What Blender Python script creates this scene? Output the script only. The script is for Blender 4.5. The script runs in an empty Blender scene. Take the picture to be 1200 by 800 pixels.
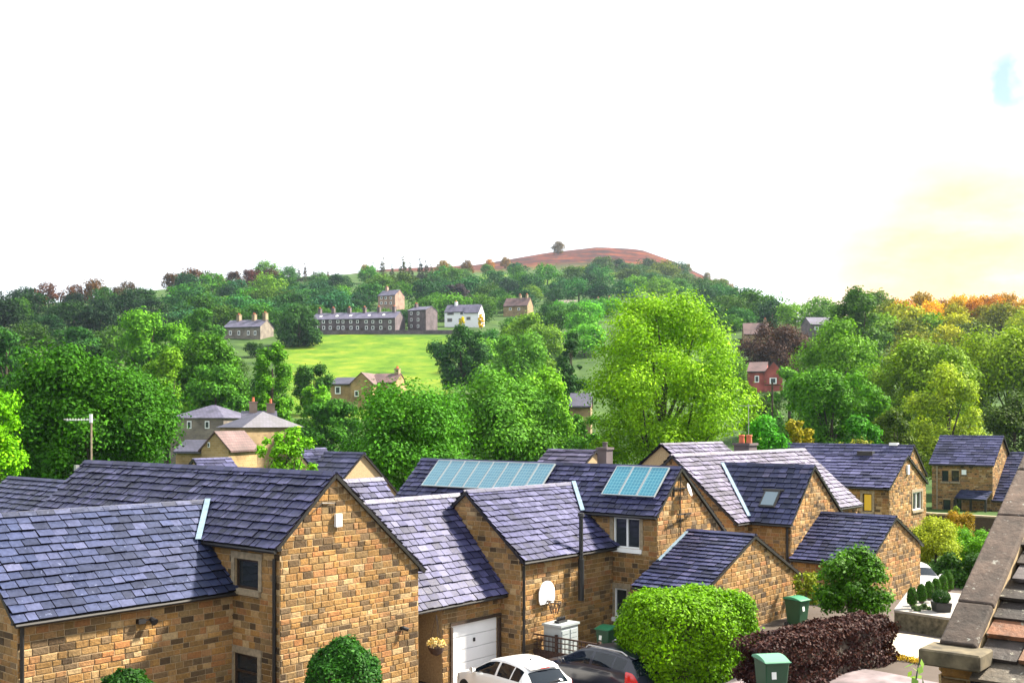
import bpy, math, random
import numpy as np
from mathutils import Vector
rnd = random.Random(11)
nrg = np.random.default_rng(5)
SC = bpy.context.scene
COL = SC.collection
F, H0, EYE = 1250., 492., 8.4            # focal length and horizon of the photograph in its pixels, eye height
TH = math.radians(40)
R = Vector((math.sin(TH), math.cos(TH), 0)); L = Vector((-math.cos(TH), math.sin(TH), 0))   # the two street directions
UP = Vector((0, 0, 1))
def at(u, Y, v=None): return Vector(((u-600)/F*Y, Y, 0 if v is None else zv(v, Y)))
def zv(v, Y): return EYE-(v-H0)/F*Y
def al(P, D, u):
    k = (u-600)/F
    return (k*P.y-P.x)/(D.x-k*D.y)

# ------------------------------------------------------------------ mesh builder
class MB:
    def __init__(s): s.v = []; s.f = []; s.m = []
    def poly(s, pts, m=0):
        n = len(s.v); s.v += [tuple(p) for p in pts]; s.f.append(tuple(range(n, n+len(pts)))); s.m.append(m)
    def hexa(s, p, m=0, skip=()):       # 0-3 bottom ring, 4-7 top ring
        n = len(s.v); s.v += [tuple(q) for q in p]
        for i, fc in enumerate(((3, 2, 1, 0), (4, 5, 6, 7), (0, 1, 5, 4), (1, 2, 6, 5), (2, 3, 7, 6), (3, 0, 4, 7))):
            if i in skip: continue
            s.f.append(tuple(n+k for k in fc)); s.m.append(m)
    def box(s, c, ax, ay, az, m=0):     # centre, three half vectors
        c = Vector(c); ax = Vector(ax); ay = Vector(ay); az = Vector(az)
        s.hexa([c-ax-ay-az, c+ax-ay-az, c+ax+ay-az, c-ax+ay-az, c-ax-ay+az, c+ax-ay+az, c+ax+ay+az, c-ax+ay+az], m)
    def bar(s, a, b, w, h=None, up=UP, m=0):
        a = Vector(a); b = Vector(b); d = b-a; h = h or w
        n = d.normalized(); sx = n.cross(up)
        if sx.length < 1e-4: sx = n.cross(Vector((1, 0, 0)))
        sx.normalize(); sy = sx.cross(n).normalized()
        s.box((a+b)/2, d/2, sx*w/2, sy*h/2, m)
    def tube(s, pts, rad, n=8, m=0, cap=True):
        pts = [Vector(p) for p in pts]
        if not hasattr(rad, '__len__'): rad = [rad]*len(pts)
        rings = []
        for i, p in enumerate(pts):
            d = (pts[min(i+1, len(pts)-1)]-pts[max(i-1, 0)]).normalized()
            x = d.cross(UP)
            if x.length < 1e-3: x = d.cross(Vector((1, 0, 0)))
            x.normalize(); y = d.cross(x)
            b = len(s.v)
            for k in range(n):
                a = 2*math.pi*k/n
                s.v.append(tuple(p+(x*math.cos(a)+y*math.sin(a))*rad[i]))
            rings.append(b)
        for a, b in zip(rings, rings[1:]):
            for k in range(n):
                s.f.append((a+k, a+(k+1) % n, b+(k+1) % n, b+k)); s.m.append(m)
        if cap:
            s.f.append(tuple(rings[0]+k for k in range(n))); s.m.append(m)
            s.f.append(tuple(rings[-1]+k for k in range(n))[::-1]); s.m.append(m)
    def lathe(s, c, prof, n=16, m=0):   # prof: (radius, z)
        s.tube([Vector(c)+UP*z for _, z in prof], [max(r, .001) for r, _ in prof], n, m)
    def build(s, name, mats, parent=None, smooth=False, uv=False):
        me = bpy.data.meshes.new(name); me.from_pydata(s.v, [], s.f)
        if uv:                          # metres along and up each face
            me.update(); lay = me.uv_layers.new(name='UVMap'); lay_d = lay.data
            for p in me.polygons:
                n = Vector(p.normal); h = UP.cross(n)
                if h.length < .05: h = Vector((1, 0, 0))
                h.normalize(); w = n.cross(h)
                for li in p.loop_indices:
                    q = Vector(me.vertices[me.loops[li].vertex_index].co); lay_d[li].uv = (q.dot(h), q.dot(w))
        if not isinstance(mats, (list, tuple)): mats = [mats]
        for mt in mats: me.materials.append(mt)
        if len(mats) > 1: me.polygons.foreach_set('material_index', s.m)
        if smooth: me.polygons.foreach_set('use_smooth', [True]*len(me.polygons))
        me.update()
        o = bpy.data.objects.new(name, me); COL.objects.link(o)
        if parent: o.parent = parent
        return o
def tag(o, label=None, cat=None, group=None, kind=None):
    if label: o['label'] = label
    if cat: o['category'] = cat
    if group: o['group'] = group
    if kind: o['kind'] = kind
    return o
def thing(name, label, cat, group=None):      # an Empty; its parts are modelled in world space, so it sits at the origin until settle()
    o = bpy.data.objects.new(name, None); COL.objects.link(o)
    o.empty_display_size = .3
    return tag(o, label, cat, group)
def settle(root, base):
    """move the Empty to the thing's base, keeping its parts where they are"""
    base = Vector(base)
    root.location = root.location+base
    for ch in root.children: ch.location = ch.location-base

# ------------------------------------------------------------------ materials
def newmat(name):
    m = bpy.data.materials.new(name); m.use_nodes = True
    nt = m.node_tree; b = nt.nodes['Principled BSDF']
    return m, nt, b
def N(nt, typ, **kw):
    n = nt.nodes.new(typ)
    for k, v in kw.items():
        if k.startswith('i_'):
            key = k[2:]; key = int(key) if key.isdigit() else key
            n.inputs[key].default_value = v
        else: setattr(n, k, v)
    return n
def ramp(nt, stops, interp='LINEAR'):
    r = nt.nodes.new('ShaderNodeValToRGB'); cr = r.color_ramp; cr.interpolation = interp
    while len(cr.elements) < len(stops): cr.elements.new(.5)
    for e, (p, c) in zip(cr.elements, stops):
        e.position = p; e.color = (*c, 1)
    return r
def plain(name, col, rough=.6, metal=0, noise=.0, scale=6, spec=.5):
    m, nt, b = newmat(name)
    b.inputs['Roughness'].default_value = rough; b.inputs['Metallic'].default_value = metal
    b.inputs['Specular IOR Level'].default_value = spec
    if noise:
        tc = N(nt, 'ShaderNodeTexCoord'); nz = N(nt, 'ShaderNodeTexNoise', i_Scale=scale, i_Detail=6.)
        nt.links.new(tc.outputs['Object'], nz.inputs['Vector'])
        r = ramp(nt, [(.3, tuple(c*(1-noise) for c in col)), (.7, tuple(min(1, c*(1+noise)) for c in col))])
        nt.links.new(nz.outputs['Fac'], r.inputs[0]); nt.links.new(r.outputs[0], b.inputs['Base Color'])
        bp = N(nt, 'ShaderNodeBump', i_Strength=.25, i_Distance=.02); nt.links.new(nz.outputs['Fac'], bp.inputs['Height'])
        nt.links.new(bp.outputs[0], b.inputs['Normal'])
    else: b.inputs['Base Color'].default_value = (*col, 1)
    return m
def mixc(nt, a, bsock, fac, mode='MIX'):
    x = N(nt, 'ShaderNodeMix', data_type='RGBA', blend_type=mode)
    for s, val in ((6, a), (7, bsock)):
        if hasattr(val, 'links'): nt.links.new(val, x.inputs[s])
        else: x.inputs[s].default_value = (*val, 1)
    if hasattr(fac, 'links'): nt.links.new(fac, x.inputs[0])
    else: x.inputs[0].default_value = fac
    return x.outputs[2]
def island_mat(name, stops, rough, nscale, namt, lich=None, bump=.3, bdist=.02, streak=None, spec=.5):
    """stone or slate: each piece (mesh island) takes its own colour from the ramp"""
    m, nt, b = newmat(name)
    g = N(nt, 'ShaderNodeNewGeometry'); r = ramp(nt, stops)
    nt.links.new(g.outputs['Random Per Island'], r.inputs[0])
    tc = N(nt, 'ShaderNodeTexCoord')
    nz = N(nt, 'ShaderNodeTexNoise', i_Scale=nscale, i_Detail=8., i_Roughness=.65); nt.links.new(tc.outputs['Object'], nz.inputs['Vector'])
    v = ramp(nt, [(.25, (1-namt,)*3), (.75, (1+namt,)*3)]); nt.links.new(nz.outputs['Fac'], v.inputs[0])
    c = mixc(nt, r.outputs[0], v.outputs[0], 1., 'MULTIPLY')
    big = N(nt, 'ShaderNodeTexNoise', i_Scale=.55, i_Detail=4.); nt.links.new(tc.outputs['Object'], big.inputs['Vector'])
    bv = ramp(nt, [(.3, (.5, .5, .52)), (.68, (1.2, 1.16, 1.12))]); nt.links.new(big.outputs['Fac'], bv.inputs[0])
    c = mixc(nt, c, bv.outputs[0], .8, 'MULTIPLY')
    if lich:
        ln = N(nt, 'ShaderNodeTexNoise', i_Scale=lich[1], i_Detail=5., i_Roughness=.7); nt.links.new(tc.outputs['Object'], ln.inputs['Vector'])
        lr = ramp(nt, [(lich[2], (0, 0, 0)), (lich[2]+.07, (1, 1, 1))]); nt.links.new(ln.outputs['Fac'], lr.inputs[0])
        c = mixc(nt, c, lich[0], lr.outputs[0])
    nt.links.new(c, b.inputs['Base Color'])
    rr = ramp(nt, [(.3, (rough-.12,)*3), (.7, (min(1, rough+.12),)*3)]); nt.links.new(nz.outputs['Fac'], rr.inputs[0])
    nt.links.new(rr.outputs[0], b.inputs['Roughness']); b.inputs['Specular IOR Level'].default_value = spec
    bp = N(nt, 'ShaderNodeBump', i_Strength=bump, i_Distance=bdist); nt.links.new(nz.outputs['Fac'], bp.inputs['Height'])
    nt.links.new(bp.outputs[0], b.inputs['Normal'])
    return m
M = {}
def slate(n, lo, mid, hi, top, lich, th):
    lo, mid, hi, top, lich = [tuple(a*b for a, b in zip(c, (.43, .465, .635))) for c in (lo, mid, hi, top, lich)]
    M[n] = island_mat(n, [(0, lo), (.18, tuple(a*.5+b*.5 for a, b in zip(lo, mid))), (.5, mid), (.8, hi), (.97, tuple(a*.7+b*.3 for a, b in zip(hi, top))), (1, top)], .5, 9, .42, (lich, 7., th), spec=.3)
slate('slate_blue', (.026, .036, .07), (.062, .082, .15), (.095, .112, .19), (.19, .2, .28), (.32, .35, .42), .635)
slate('slate_indigo', (.028, .03, .07), (.07, .072, .15), (.115, .11, .21), (.24, .23, .33), (.30, .30, .37), .65)
slate('slate_lilac', (.04, .042, .09), (.10, .098, .19), (.15, .145, .255), (.27, .26, .36), (.38, .36, .46), .655)
slate('slate_navy', (.022, .028, .06), (.055, .064, .135), (.09, .095, .18), (.25, .21, .27), (.30, .31, .40), .655)
slate('slate_rose', (.08, .065, .10), (.175, .145, .21), (.25, .21, .29), (.46, .40, .48), (.46, .42, .48), .655)
M['slate_moss'] = island_mat('slate_moss', [(0, (.02, .015, .014)), (.2, (.05, .04, .036)), (.35, (.07, .066, .075)), (.45, (.16, .085, .045)), (.6, (.21, .085, .04)), (.75, (.10, .09, .07)), (.88, (.25, .12, .055)), (1, (.24, .18, .11))], .75, 7, .8, ((.26, .25, .2), 12., .61), bump=.9, bdist=.03)
M['underlay_and_shade'] = plain('underlay_and_shade', (.007, .006, .010), .95, spec=.1)
STONE = [(0, (.055, .042, .032)), (.08, (.095, .07, .046)), (.17, (.15, .12, .09)), (.24, (.18, .12, .06)), (.36, (.22, .148, .068)), (.46, (.19, .15, .095)), (.56, (.265, .165, .07)), (.66, (.26, .175, .08)), (.74, (.265, .14, .07)), (.82, (.27, .18, .11)), (.9, (.31, .21, .10)), (.96, (.33, .26, .17)), (1, (.36, .30, .21))]
STONE = [(p, (c[0]*1.12, c[1]*.98, c[2]*.74)) for p, c in STONE]
M['stone'] = island_mat('stone', STONE, .85, 14, .38, ((.045, .036, .03), 5., .66), bump=.9, bdist=.03, spec=.25)
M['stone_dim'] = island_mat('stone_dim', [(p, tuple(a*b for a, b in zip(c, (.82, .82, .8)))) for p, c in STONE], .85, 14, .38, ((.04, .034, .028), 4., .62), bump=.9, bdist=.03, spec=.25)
M['mortar'] = plain('mortar', (.36, .265, .15), .95, noise=.25, scale=20)
M['dressed'] = plain('dressed', (.26, .21, .14), .85, noise=.3, scale=8)
M['coping'] = island_mat('coping', [(0, (.042, .032, .026)), (1, (.095, .068, .055))], .92, 4, .85, ((.27, .27, .24), 11., .61), bump=1., bdist=.03)
M['kneeler'] = plain('kneeler', (.086, .070, .042), .9, noise=.65, scale=7)
M['gutter'] = plain('gutter', (.012, .011, .011), .45)
M['lead'] = plain('lead', (.17, .25, .33), .5, noise=.2, scale=8)
M['white_pvc'] = plain('white_pvc', (.78, .80, .82), .35)
M['white_metal'] = plain('white_metal', (.76, .78, .8), .4, noise=.03, scale=2)
M['brown_wood'] = plain('brown_wood', (.035, .02, .012), .6, noise=.4, scale=12)
M['fence_wood'] = plain('fence_wood', (.05, .026, .018), .8, noise=.4, scale=12)
M['black'] = plain('black', (.012, .012, .014), .5)
M['dark_room'] = plain('dark_room', (.01, .009, .009), .95)
M['pot'] = plain('pot', (.52, .13, .06), .8, noise=.2)
M['steel'] = plain('steel', (.5, .5, .5), .35, .9)
M['concrete'] = plain('concrete', (.4, .35, .28), .9, noise=.14, scale=3)
M['coping_pale'] = plain('coping_pale', (.272, .252, .231), .9, noise=.15, scale=4)
M['asphalt'] = plain('asphalt', (.16, .13, .14), .95, noise=.35, scale=2.5)
M['bark'] = plain('bark', (.055, .042, .03), .95, noise=.5, scale=6)
M['curtain'] = plain('curtain', (.8, .8, .78), .9)
def glass(name, col=(.02, .025, .03), rough=.04, spec=.6):
    return plain(name, col, rough, 0, spec=spec)
M['glass'] = glass('glass')
M['glass_sky'] = glass('glass_sky', (.10, .16, .2), .05, 1.)
M['glass_car'] = glass('glass_car', (.004, .008, .014), .04, .5)
mt, nt, b = newmat('lit_window'); b.inputs['Base Color'].default_value = (.12, .09, .01, 1)
b.inputs['Emission Color'].default_value = (1, .62, .03, 1); b.inputs['Emission Strength'].default_value = .12; M['lit'] = mt
def paint(name, col, rough=.25, coat=1.):
    m, nt, b = newmat(name); b.inputs['Base Color'].default_value = (*col, 1); b.inputs['Roughness'].default_value = rough
    b.inputs['Coat Weight'].default_value = coat; b.inputs['Coat Roughness'].default_value = .03
    return m
M['car_white'] = paint('car_white', (.8, .81, .82)); M['car_navy'] = paint('car_navy', (.004, .007, .02), .3, .45)
M['tail'] = paint('tail', (.6, .01, .012), .15); M['head'] = paint('head', (.7, .72, .75), .1); M['amber'] = paint('amber', (.8, .3, .03), .2)
M['tyre'] = plain('tyre', (.014, .014, .014), .9); M['bin_green'] = plain('bin_green', (.010, .06, .028), .42, noise=.12, scale=3)
M['bin_lid'] = plain('bin_lid', (.015, .16, .07), .4); M['bin_lid_pale'] = plain('bin_lid_pale', (.09, .26, .16), .4)
M['sticker'] = plain('sticker', (.75, .78, .76), .5)
M['render_white'] = plain('render_white', (.72, .72, .74), .9, noise=.06)
# solar cell: a grid of square cells, drawn in the panel's own coordinates
def solar(name, col, line, rough=.28):
    m, nt, b = newmat(name)
    tc = N(nt, 'ShaderNodeTexCoord'); mp = N(nt, 'ShaderNodeMapping'); nt.links.new(tc.outputs['UV'], mp.inputs[0])
    br = N(nt, 'ShaderNodeTexBrick', offset=0., squash=1., i_Scale=1.)
    br.inputs['Color1'].default_value = (*col, 1); br.inputs['Color2'].default_value = (*[c*1.12 for c in col], 1); br.inputs['Mortar'].default_value = (*line, 1)
    br.inputs['Mortar Size'].default_value = .012; br.inputs['Brick Width'].default_value = .14; br.inputs['Row Height'].default_value = .16
    nt.links.new(mp.outputs[0], br.inputs['Vector']); nt.links.new(br.outputs['Color'], b.inputs['Base Color'])
    b.inputs['Roughness'].default_value = rough; b.inputs['Specular IOR Level'].default_value = .6
    return m
M['cell_teal'] = solar('cell_teal', (.008, .17, .26), (.13, .36, .42)); M['cell_pale'] = solar('cell_pale', (.06, .19, .27), (.2, .35, .4))
M['frame_alu'] = plain('frame_alu', (.36, .41, .43), .4, .2)
def leafmat(name, trans=.2, var=.5, yel=.35, rough=.7, spec=.08):
    """leaves: colour from the object, each leaf a little different"""
    m, nt, b = newmat(name)
    oi = N(nt, 'ShaderNodeObjectInfo'); g = N(nt, 'ShaderNodeNewGeometry')
    v = ramp(nt, [(0, (1-var,)*3), (.5, (1, 1, 1)), (1, (1+var*1.2, 1+var, 1-var*.2))]); nt.links.new(g.outputs['Random Per Island'], v.inputs[0])
    c = mixc(nt, oi.outputs['Color'], v.outputs[0], 1., 'MULTIPLY')
    tc = N(nt, 'ShaderNodeTexCoord'); nz = N(nt, 'ShaderNodeTexNoise', i_Scale=.35, i_Detail=3.)
    nt.links.new(g.outputs['Position'], nz.inputs['Vector'])
    yr = ramp(nt, [(.4, (1, 1, 1)), (.65, (1+yel, 1+yel*.6, 1-yel*.3))]); nt.links.new(nz.outputs['Fac'], yr.inputs[0])
    c = mixc(nt, c, yr.outputs[0], 1., 'MULTIPLY')
    nt.links.new(c, b.inputs['Base Color']); b.inputs['Roughness'].default_value = rough; b.inputs['Specular IOR Level'].default_value = spec
    tr = N(nt, 'ShaderNodeBsdfTranslucent'); tcol = mixc(nt, c, (1.25, 1.3, .5), 1., 'MULTIPLY'); nt.links.new(tcol, tr.inputs['Color'])
    mx = N(nt, 'ShaderNodeMixShader'); mx.inputs[0].default_value = trans
    nt.links.new(b.outputs[0], mx.inputs[1]); nt.links.new(tr.outputs[0], mx.inputs[2])
    nt.links.new(mx.outputs[0], nt.nodes['Material Output'].inputs['Surface'])
    return m
M['leaf'] = leafmat('leaf'); M['leaf_hedge'] = leafmat('leaf_hedge', .25, .6, .3, .6, .12); M['leaf_gloss'] = leafmat('leaf_gloss', .1, .6, .2, .6, .1)
def objcol(name, k=1., rough=.9):
    m, nt, b = newmat(name); oi = N(nt, 'ShaderNodeObjectInfo')
    nt.links.new(mixc(nt, oi.outputs['Color'], (k, k, k), 1., 'MULTIPLY'), b.inputs['Base Color']); b.inputs['Roughness'].default_value = rough
    return m
M['core'] = objcol('core', .35)
# far walls and roofs: courses drawn from the building's own coordinates
def far_mat(name, c1, c2, mort, bw, rh, rough=.9):
    m, nt, b = newmat(name)
    tc = N(nt, 'ShaderNodeTexCoord'); br = N(nt, 'ShaderNodeTexBrick', i_Scale=1.)
    br.inputs['Color1'].default_value = (*c1, 1); br.inputs['Color2'].default_value = (*c2, 1); br.inputs['Mortar'].default_value = (*mort, 1)
    br.inputs['Mortar Size'].default_value = .03; br.inputs['Brick Width'].default_value = bw; br.inputs['Row Height'].default_value = rh
    nt.links.new(tc.outputs['UV'], br.inputs['Vector'])
    nz = N(nt, 'ShaderNodeTexNoise', i_Scale=.5, i_Detail=8.); nt.links.new(tc.outputs['Object'], nz.inputs['Vector'])
    v = ramp(nt, [(.3, (.6,)*3), (.7, (1.3,)*3)]); nt.links.new(nz.outputs['Fac'], v.inputs[0])
    nt.links.new(mixc(nt, br.outputs['Color'], v.outputs[0], 1., 'MULTIPLY'), b.inputs['Base Color']); b.inputs['Roughness'].default_value = rough
    return m
M['f_stone'] = far_mat('f_stone', (.204, .136, .068), (.286, .197, .095), (.231, .177, .109), .5, .25)
M['f_gold'] = far_mat('f_gold', (.229, .144, .052), (.299, .197, .087), (.272, .201, .116), .5, .25)
M['f_dark'] = far_mat('f_dark', (.075, .058, .075), (.116, .088, .102), (.102, .082, .088), .5, .25)
M['f_pink'] = far_mat('f_pink', (.245, .150, .122), (.313, .204, .156), (.286, .204, .163), .5, .25)
M['f_grey'] = far_mat('f_grey', (.136, .116, .102), (.204, .170, .136), (.184, .156, .136), .5, .25)
M['f_red'] = far_mat('f_red', (.286, .034, .027), (.340, .054, .041), (.272, .082, .068), .3, .1)
M['f_slate'] = far_mat('f_slate', (.059, .056, .102), (.101, .092, .152), (.021, .022, .037), .5, .4, .55)
M['f_slate_dark'] = far_mat('f_slate_dark', (.030, .031, .056), (.051, .048, .083), (.012, .013, .023), .5, .4, .55)
M['f_slate_red'] = far_mat('f_slate_red', (.088, .044, .046), (.114, .063, .062), (.038, .022, .025), .5, .4, .7)
M['f_white'] = plain('f_white', (.72, .72, .76), .9)
M['f_pane'] = glass('f_pane', (.04, .045, .055), .1)

# ------------------------------------------------------------------ terrain
PU = np.array([-400, 0, 150, 300, 450, 560, 640, 700, 750, 790, 830, 870, 910, 960, 1050, 1200, 1500.])
PY = np.array([110, 150, 200, 300, 400, 500, 650, 800, 1000, 1400, 2000, 3200.])
PV = np.array([
 [592]*17,
 [548]*17,
 [486, 486, 486, 490, 496, 500, 500, 500, 500, 500, 500, 500, 498, 496, 492, 490, 490],
 [432, 432, 436, 442, 446, 447, 450, 450, 450, 450, 448, 445, 438, 434, 428, 424, 424],
 [394, 394, 395, 394, 392, 392, 392, 392, 392, 392, 392, 392, 390, 388, 384, 381, 381],
 [368, 366, 370, 376, 377, 375, 373, 371, 371, 372, 373, 375, 376, 378, 376, 376, 380],
 [366, 358, 350, 346, 350, 350, 350, 350, 350, 352, 358, 366, 374, 382, 384, 386, 390],
 [378, 366, 342, 331, 331, 333, 333, 333, 335, 340, 348, 362, 376, 388, 392, 396, 400],
 [390, 378, 352, 327, 319, 321, 318, 317, 320, 328, 340, 357, 378, 395, 402, 406, 410],
 [400, 388, 362, 336, 315.5, 310, 296, 289.5, 292, 306, 325, 344, 366, 400, 410, 416, 420],
 [410, 400, 380, 352, 334, 332, 322, 316, 318, 330, 345, 362, 385, 415, 425, 430, 434],
 [430, 425, 410, 390, 380, 378, 370, 366, 368, 375, 385, 400, 420, 440, 445, 450, 450.]])
NEAR = np.array([(-12, 26, 0), (-6, 28, 0), (-2, 33, -.1), (-1, 36, -.2), (.7, 30.3, .2), (3.5, 31, .35), (3.8, 40, -.1), (6.5, 27, 1.3), (5.8, 24, 2.02), (9.6, 28, 1.72), (10.4, 30, 1.6), (9, 24, 2.0), (12.5, 35, 1.45), (15, 43, .8), (11, 38, .9), (19.5, 50, .2), (25, 65, .2), (40, 95, .2), (9, 9, 3.2), (3, 9, 3), (0, 0, 3), (-10, 10, 1.8), (-25, 25, 0), (0, 20, 1.2), (-40, 60, -1), (0, 70, -1), (0, 100, -1.2), (-60, 90, -1.5), (20, 20, 2.6), (40, 40, 1), (-20, 45, -.5), (60, 80, 0), (0, -30, 4), (40, 0, 4), (-40, 0, 2)])
def interp2(u, y):
    """smooth table lookup: linear in direction, linear in log distance"""
    u = np.clip(u, PU[0], PU[-1]); y = np.clip(y, PY[0], PY[-1])
    cols = np.array([[np.interp(ui, PU, row) for row in PV] for ui in np.atleast_1d(u)])
    return np.array([np.interp(math.log(yi), np.log(PY), c) for yi, c in zip(np.atleast_1d(y), cols)])
def tz(x, y):
    D = math.hypot(x, y); az = math.atan2(x, y)
    azc = max(-.72, min(.72, az)); u = 600+F*math.tan(azc); Yc = D*math.cos(azc)
    w = 1/(((NEAR[:, 0]-x)**2+(NEAR[:, 1]-y)**2)**1.5+.05)
    zn = float((w*NEAR[:, 2]).sum()/w.sum())
    if Yc < 90: return zn
    zf = zv(float(interp2(u, max(Yc, 110))[0]), max(Yc, 110))
    t = min(1, max(0, (Yc-90)/30)); t = t*t*(3-2*t)
    return zn*(1-t)+zf*t
def build_ground():
    azs = np.concatenate([np.radians(np.arange(-180, -42, 4.)), np.radians(np.arange(-42, 42, .5)), np.radians(np.arange(42, 180.1, 4.))])
    ds = [1.5]
    while ds[-1] < 3100: ds.append(ds[-1]*1.026+.12)
    V = []; FF = []; c = []
    for d in ds:
        for a in azs:
            x, y = d*math.sin(a), d*math.cos(a)
            V.append((x, y, tz(x, y)))
            azc = max(-.72, min(.72, a)); u = 600+F*math.tan(azc); Y = d*math.cos(azc)
            fld = 1. if (330 < u < 532 and 205 < Y < 404) or (20 < u < 110 and 240 < Y < 320) or (560 < u < 900 and 700 < Y < 1000 and math.sin(x*.05)*math.cos(y*.03) > .3) else 0.
            hea = min(1, max(0, (Y-1010)/150)) if 380 < u < 960 else 0.
            drive = 1. if (Y < 60 and d < 60) else 0.
            c += [fld, hea, drive, 1.]
    n = len(azs)
    for i in range(len(ds)-1):
        for j in range(n-1): FF.append((i*n+j, i*n+j+1, (i+1)*n+j+1, (i+1)*n+j))
    me = bpy.data.meshes.new('ground'); me.from_pydata(V, [], FF)
    ca = me.color_attributes.new('cover', 'FLOAT_COLOR', 'POINT'); ca.data.foreach_set('color', c)
    me.polygons.foreach_set('use_smooth', [True]*len(FF))
    m, nt, b = newmat('ground_cover'); me.materials.append(m)
    tc = N(nt, 'ShaderNodeTexCoord'); at_ = N(nt, 'ShaderNodeAttribute', attribute_name='cover'); sp = N(nt, 'ShaderNodeSeparateColor'); nt.links.new(at_.outputs['Color'], sp.inputs[0])
    n1 = N(nt, 'ShaderNodeTexNoise', i_Scale=.09, i_Detail=9., i_Roughness=.68); nt.links.new(tc.outputs['Object'], n1.inputs['Vector'])
    n2 = N(nt, 'ShaderNodeTexNoise', i_Scale=.022, i_Detail=10., i_Roughness=.7); nt.links.new(tc.outputs['Object'], n2.inputs['Vector'])
    wv = N(nt, 'ShaderNodeTexWave', wave_type='BANDS', bands_direction='Y', i_Scale=.03, i_Distortion=13., i_Detail=6.); nt.links.new(tc.outputs['Object'], wv.inputs['Vector'])
    wood = ramp(nt, [(.35, (.02, .045, .012)), (.65, (.06, .11, .025))]); nt.links.new(n1.outputs['Fac'], wood.inputs[0])
    fld = ramp(nt, [(.38, (.035, .09, .006)), (.5, (.085, .155, .008)), (.62, (.16, .195, .018))]); nt.links.new(n1.outputs['Fac'], fld.inputs[0])
    fl2 = mixc(nt, fld.outputs[0], (.07, .15, .010), N(nt, 'ShaderNodeMath', operation='MULTIPLY', i_1=.5).outputs[0])
    mul = [n for n in nt.nodes if n.bl_idname == 'ShaderNodeMath'][-1]; nt.links.new(wv.outputs['Fac'], mul.inputs[0])
    hea = ramp(nt, [(.32, (.012, .005, .006)), (.45, (.03, .009, .008)), (.53, (.085, .018, .008)), (.61, (.12, .034, .010)), (.7, (.05, .055, .012))]); nt.links.new(n2.outputs['Fac'], hea.inputs[0])
    hn = ramp(nt, [(.36, (.35, .4, .4)), (.62, (1.55, 1.4, 1.4))]); nt.links.new(n1.outputs['Fac'], hn.inputs[0])
    heac = mixc(nt, hea.outputs[0], hn.outputs[0], 1., 'MULTIPLY')
    drv = ramp(nt, [(.35, (.05, .042, .035)), (.65, (.11, .09, .08))]); nt.links.new(n1.outputs['Fac'], drv.inputs[0])
    c1 = mixc(nt, wood.outputs[0], fl2, sp.outputs[0])
    c2 = mixc(nt, c1, heac, sp.outputs[1])
    nt.links.new(mixc(nt, c2, drv.outputs[0], sp.outputs[2]), b.inputs['Base Color']); b.inputs['Roughness'].default_value = 1.; b.inputs['Specular IOR Level'].default_value = .1
    o = bpy.data.objects.new('ground', me); COL.objects.link(o); tag(o, kind='structure')
build_ground()

# ------------------------------------------------------------------ stone walls with separate stones, and slate roofs with separate slates
def stones(mb, P, D, n, s0, s1, z0, z1, lo, hi, holes=(), ch=.168, m=1):
    """courses of stones on the wall through P along D (outward normal n); lo(z), hi(z) bound each course"""
    z = z0; row = 0
    while z < z1-.03:
        h = min(ch*rnd.uniform(.82, 1.18), z1-z)
        a, b = max(s0, lo(z+h)), min(s1, hi(z+h))
        s = a-rnd.uniform(0, .25)
        while s < b-.04:
            w = rnd.uniform(.18, .48)
            p, q = max(s, a), min(s+w, b)
            s += w
            segs = [(p, q)]
            for (ha, hb, hz0, hz1) in holes:
                if z+h > hz0+.02 and z < hz1-.02:
                    ns = []
                    for (x, y) in segs:
                        if y <= ha or x >= hb: ns.append((x, y))
                        else:
                            if x < ha: ns.append((x, ha))
                            if y > hb: ns.append((hb, y))
                    segs = ns
            for (x, y) in segs:
                if y-x < .05: continue
                g = .007; t = rnd.uniform(.008, .028); e = .016
                A = P+D*(x+g)+UP*(z+g); B = P+D*(y-g)+UP*(z+g); C = P+D*(y-g)+UP*(z+h-g); E = P+D*(x+g)+UP*(z+h-g)
                j = lambda: n*t*rnd.uniform(.8, 1.15)
                de = D*min(e, (y-x)/4)
                mb.hexa([A, B, C, E, A+de+UP*e+j(), B-de+UP*e+j(), C-de-UP*e+j(), E+de-UP*e+j()], m, skip=(0,))
        z += h; row += 1
def wall_rect(mb, P, D, n, s0, s1, z0, z1, holes=(), depth=.14, m=0):
    ss = sorted({s0, s1, *[x for h in holes for x in h[:2]]}); zs = sorted({z0, z1, *[x for h in holes for x in h[2:]]})
    for a, b in zip(ss, ss[1:]):
        for c, d in zip(zs, zs[1:]):
            if any(a >= h[0]-1e-6 and b <= h[1]+1e-6 and c >= h[2]-1e-6 and d <= h[3]+1e-6 for h in holes): continue
            mb.poly([P+D*a+UP*c, P+D*b+UP*c, P+D*b+UP*d, P+D*a+UP*d], m)
    for (a, b, c, d) in holes:
        q = [P+D*a+UP*c, P+D*b+UP*c, P+D*b+UP*d, P+D*a+UP*d]; r = [x-n*depth for x in q]
        for i in range(4): mb.poly([q[i], q[(i+1) % 4], r[(i+1) % 4], r[i]], m)
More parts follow.
